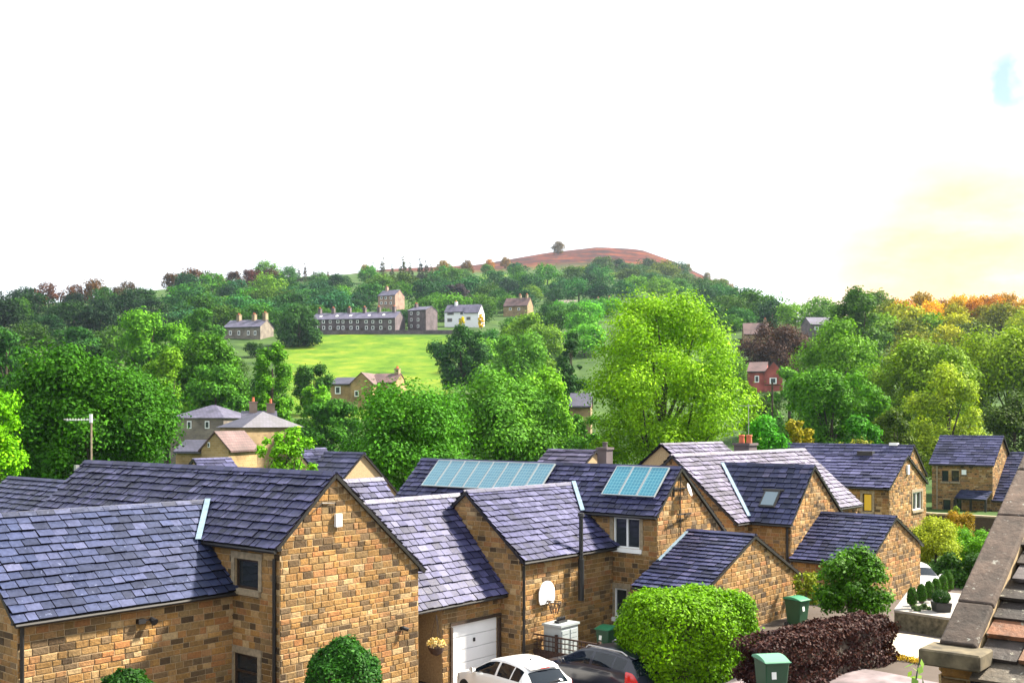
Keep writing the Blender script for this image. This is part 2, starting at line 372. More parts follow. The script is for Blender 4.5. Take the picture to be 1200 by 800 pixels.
def slates(mb, O, S, T, n, s0, s1, ln, expo=.3, wr=(.24, .44), m=1, thick=.036, tail=True):
    """courses of slates; O is the eave line's origin, T points up the slope"""
    t = -.05
    while t < ln-.05:
        e = min(expo*rnd.uniform(.96, 1.04), ln-t); top = min(t+e*1.22, ln)
        s = s0-rnd.uniform(0, wr[1]); hh = rnd.uniform(.0, .006)
        while s < s1:
            w = rnd.uniform(*wr); a = max(s+.009, s0+rnd.uniform(-.02, .02)); b = min(s+w-.009, s1+rnd.uniform(-.02, .02)); s += w
            if b-a < .04: continue
            jt = rnd.uniform(-.014, .014); th = thick*rnd.uniform(.7, 1.5); lift = .034+hh+rnd.uniform(0, .016)
            p0 = O+S*a+T*(t+jt); p1 = O+S*b+T*(t+jt+rnd.uniform(-.006, .006)); p2 = O+S*b+T*top; p3 = O+S*a+T*top
            k_ = len(mb.m)
            mb.hexa([p0+n*lift, p1+n*lift, p2+n*.004, p3+n*.004, p0+n*(lift+th), p1+n*(lift+th*rnd.uniform(.85, 1.15)), p2+n*(.004+th*.6), p3+n*(.004+th*.6)], m, skip=(0,))
            if tail: mb.m[k_+1] = 0; mb.m[k_+2] = mb.m[k_+4] = 0  # tail and side faces coloured dark as the shadow lines between slates
        t += e
def gable_block(root, O, A, Nn, s0, s1, zr, hp, zp, hm, zm, zb, slate='slate_indigo', stone='stone', holes=(), gholes0=(), verge=(.12, .12), eave=.2, rs=None,
                expo=.3, wr=(.24, .44), caps='slate_indigo', show='p01', ends=(True, True), gut=True, back=True, real=True, thick=.036):
    """one stone block under a pitched roof. O: a point on the ridge line, A: along it, Nn: towards the side seen (half width hp, wall head zp); hm, zm: other side"""
    w = MB(); kp = (zr-zp)/hp; km = (zr-zm)/hm
    P = O+Nn*hp; Q = O-Nn*hm
    wall_rect(w, P, A, Nn, s0, s1, zb, zp, holes)
    if real: stones(w, P, A, Nn, s0, s1, zb if zb > -1 else -.4, zp, lambda z: s0, lambda z: s1, [(h[0]-.0, h[1]+.0, h[2], h[3]) for h in holes])
    wall_rect(w, Q, A, -Nn, s0, s1, zb, zm)
    for i, (s, sg) in enumerate(((s0, -1), (s1, 1))):
        if not ends[i]: continue
        C = O+A*s
        gh = gholes0 if i == 0 else ()
        lowz = min(zp, zm)
        wall_rect(w, C, Nn, A*sg, -hm, hp, zb, lowz, gh)
        pts = [C-Nn*hm+UP*lowz, C+Nn*hp+UP*lowz]
        if zp > lowz+.01: pts.append(C+Nn*hp+UP*zp)
        pts.append(C+UP*zr)
        if zm > lowz+.01: pts.append(C-Nn*hm+UP*zm)
        w.poly(pts)
        if real and str(i) in show:
            stones(w, C, Nn, A*sg, -hm, hp, max(zb, -.4), zr-.1, lambda z: -hm if z < zm else -(zr-z)/km, lambda z: hp if z < zp else (zr-z)/kp, gh)
    w.build('wall', [M['mortar'], M[stone]], root)
    r = MB(); a, b = rs or (s0-verge[0], s1+verge[1])
    for (sg, h, z, k) in ((1, hp, zp, kp), (-1, hm, zm, km)):
        n2 = Nn*sg
        e = O+n2*(h+eave)+UP*(z-k*eave+.05); T = (-n2+UP*k).normalized(); nn = (n2*k+UP).normalized()
        ln = (h+eave)*math.sqrt(1+k*k)
        ra, rb = O+UP*(zr+.05), O+UP*(zr+.05)
        q = [e+A*a, e+A*b, ra+A*b, ra+A*a]
        r.hexa([x-nn*.06 for x in q]+[x+nn*.012 for x in q], 0)
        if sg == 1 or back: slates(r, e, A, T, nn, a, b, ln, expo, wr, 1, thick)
    if caps:
        s = a
        while s < b-.05:
            l = min(rnd.uniform(.42, .5), b-s)
            for sg, k in ((1, kp), (-1, km)):
                d = (Nn*sg-UP*k).normalized(); nn = (Nn*sg*k+UP).normalized()
                c0 = O+UP*(zr+.05)+nn*(.055+rnd.uniform(0, .008)); wd = .16
                q = [c0+A*(s+.008), c0+A*(s+l-.004), c0+A*(s+l-.004)+d*wd, c0+A*(s+.008)+d*wd]
                r.hexa(q+[x+nn*.03 for x in q], 2)
            s += l
    r.build('roof', [M['underlay_and_shade'], M[slate], M[caps or slate]], root)
    if gut:
        g = MB()
        e = O+Nn*(hp+eave+.03)+UP*(zp-kp*eave-.03)
        g.tube([e+A*(a+.02), e+A*(b-.02)], .055, 8)
        g.box(O+Nn*(hp+eave*.55)+UP*(zp-kp*eave*.55-.07)+A*((a+b)/2), A*((b-a)/2-.01), Nn*.09, UP*.035)
        g.build('gutter', M['gutter'], root)
    for i, (s, sg) in enumerate(((s0, -1), (s1, 1))):      # the dark verge under the slates at each gable
        if not ends[i] or str(i) not in show: continue
        g = MB(); C = O+A*((a if sg < 0 else b)-sg*.03)
        for n2, h, z, k in ((Nn, hp, zp, kp), (-Nn, hm, zm, km)):
            g.bar(C+UP*(zr-.0), C+n2*(h+eave*.9)+UP*(z-k*eave*.9), .07, .09)
        g.build('verge_board', M['gutter'], root)
    return w
def window(root, P, D, n, a, b, z0, z1, frame='white_pvc', mull=1, bars=(), depth=.1, surround=True, pane='glass', jamb=.14, sill='dressed', transom=None):
    g = MB(); c = P-n*depth
    g.poly([c+D*a+UP*z0, c+D*b+UP*z0, c+D*b+UP*z1, c+D*a+UP*z1])
    win = g.build('window', M[pane], root)
    f = MB(); t = .06; c2 = P-n*(depth-.03)
    for s in (a+t/2, b-t/2): f.box(c2+D*s+UP*(z0+z1)/2, D*t/2, n*.03, UP*(z1-z0)/2)
    for z in (z0+t/2, z1-t/2): f.box(c2+D*(a+b)/2+UP*z, D*((b-a)/2-t), n*.03, UP*t/2)
    for k in range(1, mull+1):
        s = a+(b-a)*k/(mull+1); f.box(c2+D*s+UP*(z0+z1)/2, D*t*.6, n*.028, UP*((z1-z0)/2-t))
    if transom: f.box(c2+D*(a+b)/2+UP*transom, D*((b-a)/2-t), n*.027, UP*t/2)
    f.build('frame', M[frame], win)
    s_ = MB(); s_.box(P+n*.03+D*(a+b)/2+UP*(z0-.08), D*((b-a)/2+.1), n*.07, UP*.075); s_.build('sill', M[sill], win)
    if surround:
        q = MB()
        q.box(P+n*.012+D*(a+b)/2+UP*(z1+.1), D*((b-a)/2+.16), n*.035, UP*.095)
        for s in (a-jamb/2-.003, b+jamb/2+.003): q.box(P+n*.012+D*s+UP*(z0+z1)/2, D*jamb/2, n*.035, UP*((z1-z0)/2))
        q.build('surround', M['dressed'], win)
    return win
def pipe(root, pts, r=.04, name='downpipe', mat='gutter'):
    g = MB(); g.tube(pts, r, 8)
    return g.build(name, M[mat], root)
def flash(root, a, b, n, w=.2):
    g = MB(); d = (b-a); s = d.normalized().cross(n).normalized()
    k = 7
    for i in range(k):          # lapped lead pieces
        p, q = a+d*(i/k), a+d*((i+1.06)/k)
        ww = w*.46; z = n*(.01+.012*(k-i)/k)
        g.hexa([p-s*ww+z-n*.02, p+s*ww+z-n*.02, q+s*ww+z-n*.02, q-s*ww+z-n*.02, p-s*ww+z, p+s*ww+z, q+s*ww+z, q-s*ww+z])
    return g.build('lead_flashing', M['lead'], root)
def valley(root, ic, zE, kA, kB, zAe, z0, z1, extraR=0, extraL=0):
    """lead where the wing's roof (rising along L, wall head zAe, slope kA) meets the main roof (rising along R from wall head zE, slope kB)"""
    f = lambda z: ic+L*((z-zAe)/kA)+R*((z-zE)/kB)+UP*(z+.05)
    n = (Vector((-L.x*kA, -L.y*kA, 1)).normalized()+Vector((-R.x*kB, -R.y*kB, 1)).normalized()).normalized()
    return flash(root, f(z1)+n*.17, f(z0)+n*.17, n, .17)
nL, nR = -L, -R

def span(P, D, u0, u1, v0, v1):
    """an opening on the wall line P + D s, between picture columns and rows"""
    a, b = sorted((al(P, D, u0), al(P, D, u1))); Y = (P+D*(a+b)/2).y
    return (a, b, zv(v1, Y), zv(v0, Y))
def onwall(P, D, u, v): q = P+D*al(P, D, u); return q+UP*zv(v, q.y)

# ================================================================== HOUSE 1 (left): main block, front wing, garage wing
h1 = thing('stone_house', 'nearest stone cottage with the big sunlit gable, dark slate roofs and a white garage door', 'house', 'stone cottages with slate roofs')
Bc = at(328, 28.4); Bc.z = 0
Ba = Bc+R*1.857
hw = span(Bc, L, 276, 304, 655, 690); hd = span(Bc, L, 274, 303, 766, 860)
gable_block(h1, Ba, L, nR, 0, 13.46, 6.85, 1.857, 5.13, 3.33, 3.95, -1.2, 'slate_indigo', 'stone', (hw, hd), show='01', caps='slate_indigo', expo=.28, wr=(.14, .38))
window(h1, Bc, L, nR, *hw, frame='brown_wood', mull=0); 
window(h1, Bc, L, nR, *hd, frame='brown_wood', mull=0, sill='dressed', transom=hd[3]-.5)
pipe(h1, [Bc+nR*.07+L*.16+UP*4.7, Bc+nR*.07+L*.16+UP*-.5], .05)
ic = Bc+L*al(Bc, L, 273); ic.z = 0
gable_block(h1, ic+L*2.4, nR, nL, -1.1, 6.03, 5.92, 2.4, 3.8, 2.4, 3.8, -1.2, 'slate_blue', 'stone', (), show='1', ends=(False, True), expo=.26, wr=(.26, .46), caps='slate_blue', rs=(-1.1, 6.2))
pipe(h1, [ic+nR*5.95+nL*.08+UP*3.5, ic+nR*5.95+nL*.08+UP*-.5], .05)
valley(h1, ic, 5.13, .883, .926, 3.8, 4.85, 5.86)
g = MB(); p = onwall(Bc, R, 394, 609); g.box(p+nL*.09, R*.105, nL*.05, UP*.18); g.box(p+nL*.03, R*.08, nL*.05, UP*.15); g.build('alarm_box', M['white_pvc'], h1)
g = MB(); p = onwall(ic, nR, 163, 727); g.box(p+nL*.08, R*.1, nL*.08, UP*.06); g.tube([p+nL*.1+R*.28+UP*.03, p+nL*.26+R*.3-UP*.05], [.06, .1], 10); g.bar(p+nL*.08, p+nL*.12+R*.28+UP*.02, .03); g.build('flood_lamp', M['black'], h1)
g = MB(); p = onwall(Bc, R, 470, 735); g.box(p+nL*.06, R*.06, nL*.06, UP*.05); g.tube([p+nL*.1, p+nL*.22-UP*.05+R*.1], .06, 10); g.build('security_lamp', M['black'], h1)
g = MB(); p = onwall(Bc, R, 365, 600); q = onwall(Bc, R, 376, 589); q2 = onwall(Bc, R, 391, 589); g.tube([p+nL*.06, q+nL*.06, q2+nL*.06, q2+nL*.06-UP*.5], .013, 5); g.build('cable', M['gutter'], h1)
# garage wing: wall set back .7 m, porch at its left
Cc = Bc+L*.7
cg = span(Cc, R, 529, 584, 727, 812); cl = al(Cc, R, 518); cr = al(Cc, R, 598)
kC = 1.115
Cr = Cc+L*2.6
pc = Cr+R*cl
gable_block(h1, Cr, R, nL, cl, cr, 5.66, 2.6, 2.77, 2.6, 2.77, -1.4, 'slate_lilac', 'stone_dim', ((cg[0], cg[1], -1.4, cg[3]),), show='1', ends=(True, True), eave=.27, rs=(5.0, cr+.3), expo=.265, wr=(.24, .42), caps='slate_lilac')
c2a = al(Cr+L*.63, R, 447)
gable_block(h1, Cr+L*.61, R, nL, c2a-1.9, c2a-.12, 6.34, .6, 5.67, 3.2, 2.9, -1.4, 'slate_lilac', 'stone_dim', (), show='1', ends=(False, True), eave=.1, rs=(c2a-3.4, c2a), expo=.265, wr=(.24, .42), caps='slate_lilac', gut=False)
g = MB(); zt = cg[3]; P0 = Cc-nL*.1            # garage door: panels of four wide ribs
for i in range(5):
    z1 = zt-.02-i*.43; z0 = z1-.4
    g.box(P0+R*(cg[0]+cg[1])/2+UP*(z0+z1)/2, R*((cg[1]-cg[0])/2-.02), nL*.02, UP*(z1-z0)/2)
    g.box(P0+nL*.0+R*(cg[0]+cg[1])/2+UP*(z0-.008), R*((cg[1]-cg[0])/2-.02), nL*.004, UP*.014)
gd = g.build('garage_door', M['white_metal'], h1)
g = MB(); g.box(P0+nL*.04+R*((cg[0]+cg[1])/2)+UP*(zt-.62), R*.035, nL*.025, UP*.06); g.build('handle', M['black'], gd)
g = MB()
for s in (cg[0]-.03, cg[1]+.03): g.box(Cc+nL*.01+R*s+UP*.2, R*.05, nL*.05, UP*(zt-.25))
g.box(Cc+nL*.012+R*(cg[0]+cg[1])/2+UP*(zt+.05), R*((cg[1]-cg[0])/2+.1), nL*.05, UP*.05); g.build('frame', M['brown_wood'], gd)
pipe(h1, [Cc+R*(cr-.18)+nL*.08+UP*2.4, Cc+R*(cr-.18)+nL*.08-UP*1], .05)
g = MB(); Pb = Cc+L*1.25                        # porch back wall and its door
g.poly([Pb+R*4.9-UP*1.4, Pb+R*cl-UP*1.4, Pb+R*cl+UP*3.2, Pb+R*4.9+UP*3.2]); g.build('porch_wall', M['brown_wood'], h1)
dr = MB(); dr.box(Pb+nL*.03+R*6.25+UP*.2, R*.42, nL*.03, UP*1.05); dr = dr.build('door', M['brown_wood'], h1)
g = MB()
for z, h in ((.7, .26), (-.25, .5)):
    g.box(Pb+nL*.075+R*6.2+UP*z, R*.2, nL*.012, UP*h)
g.build('panel', M['dressed'], dr)
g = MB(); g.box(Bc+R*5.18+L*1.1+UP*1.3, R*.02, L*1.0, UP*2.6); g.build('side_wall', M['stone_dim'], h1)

# ================================================================== HOUSE 2 (centre)
h2 = thing('stone_house', 'middle stone cottage carrying the solar panels, with a pale lilac wing roof and white windows', 'house', 'stone cottages with slate roofs')
ic2 = at(718, 40); ic2.z = 0
dlen = 5.43
flue_u = 673
gable_block(h2, ic2+L*2.45, nR, nL, -.95, dlen, 5.84, 2.45, 3.8, 2.45, 3.8, -1.2, 'slate_lilac', 'stone', (), show='1', ends=(False, True), expo=.27, wr=(.24, .42), caps='slate_indigo', rs=(-.95, dlen+.1))
Ec = ic2+nL*1.95; Ea = Ec+R*1.542
w1 = span(Ec, L, 719, 750, 606, 642); w2 = span(Ec, L, 720, 735, 689, 723)
gable_block(h2, Ea, L, nR, 0, 13.4, 6.56, 1.542, 5.07, 3.18, 4.1, -1.2, 'slate_indigo', 'stone', (w1, w2), show='0', expo=.26, wr=(.2, .38), caps='slate_indigo')
window(h2, Ec, L, nR, *w1, mull=1, sill='white_pvc'); window(h2, Ec, L, nR, *w2, mull=0, sill='white_pvc')
valley(h2, ic2, 5.07, .833, .966, 3.8, 4.8, 5.8)
Fs = Ec+R*2.16
gable_block(h2, Fs+nL*2.7, L, nR, 0, 2.7, 4.17, 3.58, 2.62, 3.75, 2.4, -1, 'slate_navy', 'stone', (), show='0', ends=(True, False), rs=(-.12, 2.72), expo=.25, wr=(.24, .42), caps='slate_navy', thick=.02)
g = MB(); q0 = Fs+UP*4.28; k = .435
flash(h2, q0+nL*.06, Fs+nR*2.2+UP*(4.28-2.2*k)+nL*.06, (nR*k+UP).normalized(), .16)
pipe(h2, [ic2+nR*(dlen-.08)+nL*.08+UP*3.5, ic2+nR*(dlen-.08)+nL*.08-UP*.8], .05)
fp = ic2+nR*abs(al(ic2, nR, flue_u))+nL*.3; zt, zm_, zb_ = zv(604, fp.y), zv(655, fp.y), zv(703, fp.y)
fl = MB(); fl.tube([fp+UP*zm_, fp+UP*zt], .075, 12); fl.tube([fp+UP*zb_, fp+UP*(zm_+.02)], .11, 12); fl.tube([fp+UP*(zt-.02), fp+UP*(zt+.1)], [.13, .11], 12); fl.build('flue_pipe', M['black'], h2, smooth=False)
# gable aerials
p = onwall(Ec, R, 795, 572)
g = MB(); g.bar(p+nL*.03-R*.45, p+nL*.05+R*.45, .05); g.bar(p+nL*.05-R*.4-UP*.3, p+nL*.05-R*.4+UP*.12, .05); g.bar(p+nL*.05+R*.05-UP*1.75, p+nL*.05+R*.05+UP*.75, .035); g.bar(p+nL*.3-R*.55-UP*.92, p+nL*.1+R*.75-UP*.98, .05); g.bar(p+nL*.02+R*.05-UP*.95, p+nL*.3+R*.05-UP*.95, .04); g.build('aerial_bracket', M['black'], h2)
g = MB(); q = p+nL*.3+R*.28-UP*.05; dn = (nL*.85+R*.3+UP*.3).normalized()
g.tube([q-dn*.06, q-dn*.03, q+dn*.02], [.03, .17, .25], 16); g.build('satellite_dish', M['white_pvc'], h2)
# chimney behind the ridge (709,530)
def chimney(root, p, w, h, mat, pots=1, pc='pot', ph=.5):
    g = MB(); g.box(p+UP*h/2, R*w/2, L*w/2, UP*h/2); g.box(p+UP*(h-.06), R*(w/2+.06), L*(w/2+.06), UP*.06)
    c = g.build('chimney', M[mat], root)
    for i in range(pots):
        q = p+UP*h+L*((i-(pots-1)/2)*.42); m_ = MB(); m_.lathe(q, [(.15, 0), (.13, ph*.8), (.17, ph*.85), (.15, ph)], 10); m_.build('chimney_pot', M[pc], c)
    return c

# ================================================================== HOUSE 3 (right of centre)
h3 = thing('stone_house', 'stone cottage with a wide pinkish roof, a skylight and a chimney with red pots', 'house', 'stone cottages with slate roofs')
G0 = at(787, 48.2); G0.z = 0
gl = 13.8
gable_block(h3, G0, R, nL, .15, gl-.12, 6.74, 3.07, 4.05, 3.07, 4.05, -1, 'slate_rose', 'stone', (), show='01', expo=.28, wr=(.26, .46), caps='slate_rose', rs=(0, gl))
Hc = at(927, 46); Hc.z = 0; Ha = Hc+R*2.154
gable_block(h3, Ha, L, nR, 0, 4.6, 6.3, 2.154, 4.07, 3.3, 3.9, -1, 'slate_navy', 'stone', (), show='0', ends=(True, False), expo=.29, wr=(.26, .44), caps='slate_navy')
hh = al(Hc, L, 880); icH = Hc+L*hh
kG, kH = .88, 1.035
gi = (G0-Hc).dot(L)-3.07              # wing wall line measured along L from the gable plane
valley(h3, Hc+L*gi, 4.07, kG, kH, 4.05, 4.0, 6.2)
pipe(h3, [Hc+nR*.08+L*.15+UP*3.9, Hc+nR*.08+L*.15-UP*.2], .06)
Is = Hc+R*3.06
gable_block(h3, Is+nL*3.34, L, nR, 0, 3.34, 4.15, 2.95, 2.5, 3.2, 2.75, -.5, 'slate_navy', 'stone', (), show='0', ends=(True, False), rs=(-.1, 3.36), expo=.26, wr=(.28, .46), caps='slate_navy', thick=.022)
# skylight on the -R slope of the gabled block
nH = (nR*kH+UP).normalized(); tH = (-nR+UP*kH).normalized()
sA = al(Ha+nR*1.55, L, 902); cS = Ha+nR*1.5+L*sA+UP*(6.3-1.5*kH+.1)
g = MB(); g.box(cS+nH*.05, L*.38, tH*.46, nH*.07); g.box(cS+nH*.1+tH*.52, L*.5, tH*.05, nH*.03); sk = g.build('skylight', M['gutter'], h3)
g = MB(); g.box(cS+nH*.12, L*.3, tH*.38, nH*.012); g.build('pane', M['glass_sky'], sk)
cp = G0+R*al(G0, R, 886)+L*.6; cp.z = zv(519, (G0+R*al(G0, R, 886)).y)-1.2
chimney(h3, cp, .85, 1.2, 'f_dark', 2, 'pot', .42)
ap_ = MB(); ap_.tube([cp+R*.35+UP*.6, cp+R*.35+UP*(zv(473, cp.y)-cp.z)], .02, 5); ap_.bar(cp+R*.35+UP*(zv(475, cp.y)-cp.z)-L*.5, cp+R*.35+UP*(zv(475, cp.y)-cp.z)+L*.5, .02)
for k in range(5): ap_.bar(cp+R*.35+UP*(zv(475, cp.y)-cp.z)+L*(-.4+.2*k)-R*.2, cp+R*.35+UP*(zv(475, cp.y)-cp.z)+L*(-.4+.2*k)+R*.2, .012)
tag(ap_.build('television_aerial', M['steel'], None), 'tall thin television aerial rising from the chimney with red pots', 'aerial')
# rear wing of house 3, its ridge just above the front one
gable_block(h3, G0+R*(gl-6.6)+L*5.0, R, nL, 0, 6.3, 7.05, 2.6, 5.0, 2.6, 5, 0, 'slate_rose', 'stone', (), show='', expo=.32, caps='slate_rose', gut=False, real=False)

# ================================================================== HOUSES 4, 5, 6 further right
h4 = thing('stone_house', 'stone cottage with a yellow lit window under its eave and a pale gable window', 'house', 'stone cottages with slate roofs')
Jc = at(1042, 65); Jc.z = 0; Ja = Jc+R*2.89
wj = span(Jc, L, 1011, 1022, 578, 599); wg = span(Jc, R, 1069, 1080, 576, 597)
gable_block(h4, Ja, L, nR, 0, 9.5, 6.12, 2.89, 4.33, 3.58, 4.3, -1, 'slate_lilac', 'stone', (wj,), gholes0=((2.89-wg[1], 2.89-wg[0], wg[2], wg[3]),), show='0', expo=.34, wr=(.4, .8), caps='slate_indigo')
window(h4, Jc, L, nR, *wj, frame='brown_wood', mull=0, pane='lit'); window(h4, Jc, R, nL, *wg, frame='white_pvc', mull=1, sill='dressed')
g = MB(); p = onwall(Jc, R, 1063, 550); g.box(p+nL*.06, R*.16, nL*.06, UP*.3); g.build('alarm_box', M['white_pvc'], h4)
g = MB(); g.box(Ja+L*2.6+UP*6.25, L*.5, R*.22, UP*.14); g.build('roof_vent', M['black'], h4)
h5 = thing('stone_house', 'cottage whose slate ridge shows just behind the one with the lit window', 'house', 'stone cottages with slate roofs')
Ka = at(1070, 78); Ka.z = 0
gable_block(h5, Ka, L, nR, 0, 10.5, 6.5, 2.6, 4.3, 2.6, 4.3, -1, 'slate_lilac', 'stone', (), show='0', expo=.36, wr=(.4, .8), caps='slate_indigo')
g = MB(); g.box(Ka+L*1.4+UP*6.62, L*.3, R*.2, UP*.1); g.build('roof_vent', M['white_pvc'], h5)
h6 = thing('stone_house', 'two storey stone house at the far right, its four brown windows above a walled garden', 'house', 'stone cottages with slate roofs')
Mc = at(1163, 97); Mc.z = 0; Ma = Mc+R*3.3
Ma = Mc+R*al(Mc, R, 1174)
mw = al(Mc, R, 1174); ml = al(Mc, L, 1092)
wm = [span(Mc, L, 1103.5, 1111.5, 551, 564), span(Mc, L, 1115, 1124, 551, 564), span(Mc, L, 1105, 1114, 585, 600), span(Mc, L, 1117, 1127, 585, 600)]
gable_block(h6, Ma, L, nR, 0, ml, 6.85, mw, 4.4, mw, 4.4, -.5, 'slate_lilac', 'stone', wm, show='0', expo=.36, wr=(.5, .9), caps='slate_indigo', verge=(.2, .2))
for h in wm: window(h6, Mc, L, nR, *h, frame='brown_wood', mull=0, surround=False)
pipe(h6, [Mc+L*(ml-.5)+nR*.08+UP*4.2, Mc+L*(ml-.5)+nR*.08-UP*.2], .07, mat='dressed')
g = MB(); p = onwall(Mc, L, 1130, 553); g.box(p+nR*.06, L*.2, nR*.06, UP*.22); g.build('alarm_box', M['white_pvc'], h6)
# lean-to porch and its lower wing
pl0, pl1 = al(Mc, L, 1163), al(Mc, L, 1126)
g = MB(); za, zb2 = zv(577, 95), zv(588, 93)
q = [Mc+L*a+nR*o+UP*z for (a, o, z) in ((pl0, 0, za), (pl1, 0, za), (pl1, 1.9, zb2), (pl0, 1.9, zb2))]
nn = UP
g.hexa([x-UP*.1 for x in q]+[x for x in q], 0)
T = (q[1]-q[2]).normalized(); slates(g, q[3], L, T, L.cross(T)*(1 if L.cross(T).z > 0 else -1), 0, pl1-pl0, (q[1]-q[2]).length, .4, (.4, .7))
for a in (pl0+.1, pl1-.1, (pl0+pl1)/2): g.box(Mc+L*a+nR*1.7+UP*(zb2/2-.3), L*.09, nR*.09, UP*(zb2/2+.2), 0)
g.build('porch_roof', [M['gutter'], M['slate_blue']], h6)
wb = Mc+R*3.2
gable_block(h6, Mc+R*5.2+nL*8, L, nR, 0, 8, 5.3, 5.0, 1.2, 3, 3, -.5, 'slate_navy', 'stone', (), show='0', ends=(True, False), expo=.36, wr=(.5, .9), caps='slate_navy')
hb = thing('stone_house', 'dark slate roofed cottage at the left edge, behind the nearest cottage', 'house', 'stone cottages with slate roofs')
Nb = at(78, 46); Nb.z = 0
gable_block(hb, Nb, L, nR, -2.5, 5.2, 5.7, 3., 3.4, 3., 3.4, -1.5, 'slate_navy', 'stone', (), show='1', expo=.3, caps='slate_navy', gut=False, real=False)
p = Nb+L*al(Nb, L, 89)
g = MB(); q = at(90, 48); q.z = 5.4; g.tube([q, q+UP*.75], .035, 6); g.box(q+UP*.85, R*.09, L*.09, UP*.13); tag(g.build('vent_pipe', M['steel'], None), 'small grey vent pipe with square cap beside the tall aerial mast', 'vent pipe')
# roofs just behind: (225-285, 540), (350-420, 535), (645-695, 530), chimney stack (709,530)
def low_house(label, u0, u1, Y, zr, half, zp, slate, A=L, chim=None, show='0'):
    h = thing('stone_house', label, 'house', 'stone cottages with slate roofs')
    P = at(u1 if A is L else u0, Y); P.z = 0
    ln = abs(al(P, A, u0 if A is L else u1))
    gable_block(h, P, A, nR if A is L else nL, 0, ln, zr, half, zp, half, zp, -2, slate, 'stone', (), show=show, expo=.4, wr=(.5, .8), caps=slate, gut=False, real=False)
    return h, P
low_house('low purple grey roof with a small pointed gable behind the nearest cottage ridge', 228, 268, 62, zv(539, 62), 2.6, 4., 'slate_lilac', R, show='0')
low_house('low blue slate roof half hidden by leaves, left of the dark tree', 383, 425, 60, zv(532, 60), 2.8, 4., 'slate_indigo', L)
low_house('small pale roof glimpsed through the young bright green tree', 349, 380, 72, zv(527, 72), 2.6, 4.4, 'slate_lilac', R)
hq, _ = low_house('low pinkish grey roof with a stone chimney, beneath the big yellow green tree', 645, 697, 62, zv(529, 62), 3., 4.6, 'slate_rose', L)
q = at(709, 60); q.z = 4.5
chimney(hq, q, .62, zv(524, 60)-4.5, 'f_dark', 1, 'f_dark', .3)
for h in (h1, h2, h3, h4, h5, h6): pass

# ================================================================== solar panels on the -R slope of house 2
kE = (6.56-5.07)/1.542
nE = (nR*kE+UP).normalized(); tE = (-nR+UP*kE).normalized()
def solar_panel(s, w, t0, t1, cell, label, grp):
    o = thing('solar_panel', label, 'solar panel', grp)
    m = (t0+t1)/2; hh = (t1-t0)/2
    c = Ea+UP*6.61-tE*m+L*(s+w/2)+nE*.17
    g = MB(); t = .03
    g.box(c-nE*.02, L*(w/2-.008), tE*hh, nE*.016)
    for sg in (-1, 1):
        g.box(c+L*sg*(w/2-.008-t/2), L*t/2, tE*hh, nE*.022); g.box(c+tE*sg*(hh-t/2), L*(w/2-.008-t), tE*t/2, nE*.022)
    g.build('frame', M['frame_alu'], o)
    g = MB(); g.poly([c-L*(w/2-.03)-tE*(hh-.03)+nE*.008, c-L*(w/2-.03)+tE*(hh-.03)+nE*.008, c+L*(w/2-.03)+tE*(hh-.03)+nE*.008, c+L*(w/2-.03)-tE*(hh-.03)+nE*.008][::-1]); g.build('cells', M[cell], o, uv=True)
    settle(o, c)
sa, sb = al(Ea-nR*-.3, L, 650), al(Ea-nR*-.3, L, 513)
wn = (sb-sa)/8
names = ['leftmost', 'second from the left', 'third from the left', 'fourth from the left', 'fourth from the right', 'third from the right', 'second from the right', 'rightmost']
for i in range(8):
    solar_panel(sa+wn*(7-i), wn, .16, 1.72, 'cell_pale', 'pale blue solar panel, %s of the row of eight on the roof' % names[i], 'row of eight pale solar panels')
sa, sb = al(Ea-nR*-.3, L, 784), al(Ea-nR*-.3, L, 722)
wn = (sb-sa)/3
for i in range(3):
    solar_panel(sa+wn*(2-i), wn, .16, 1.66, 'cell_teal', 'bright turquoise solar panel, %s of the three above the white window' % ['left', 'middle', 'right'][i], 'group of three turquoise solar panels')

# ================================================================== the coped roof close by on the right
ow = thing('stone_house', 'close stone building at the lower right with a lichened coping and mossy slates', 'house', 'stone cottages with slate roofs')
K0 = at(1099, 10.); K0.z = zv(751, 10.)
kS = (zv(540, 10.+al(K0, R, 1195)*R.y)-K0.z)/al(K0, R, 1195)
SD = (R+UP*kS).normalized(); SN = (-R*kS+UP).normalized(); cw = .345
g = MB(); s = 0
for ln in (.62, 1.5, .9, 1.0, 1.1):
    a = K0+SD*(s+.006); b_ = K0+SD*(s+ln-.006); t = .07
    st = 8; pr = None
    for i in range(st):
        p, q = a+(b_-a)*(i/st), a+(b_-a)*((i+1)/st)
        j = [nL*rnd.uniform(-.008, .008) for _ in range(2)]
    g.hexa([a-SN*t, b_-SN*t, b_+nL*cw-SN*t, a+nL*cw-SN*t, a+nL*.01+SN*rnd.uniform(0, .012), b_+nL*.01, b_+nL*(cw-.01), a+nL*(cw-.01)+SN*rnd.uniform(0, .01)])
    s += ln
o = g.build('coping', M['coping'], ow)
bv = o.modifiers.new('bevel', 'BEVEL'); bv.width = .018; bv.segments = 2
g = MB(); kb = K0-R*.30+nL*-.08
g.box(K0-R*.10+nL*(cw/2+.02)-UP*.1, R*.20, nL*(cw/2+.1), UP*.075); g.build('kneeler', M['kneeler'], ow).modifiers.new('bevel', 'BEVEL').width = .015
g = MB(); rl = 5.2
w0 = K0+nL*.04
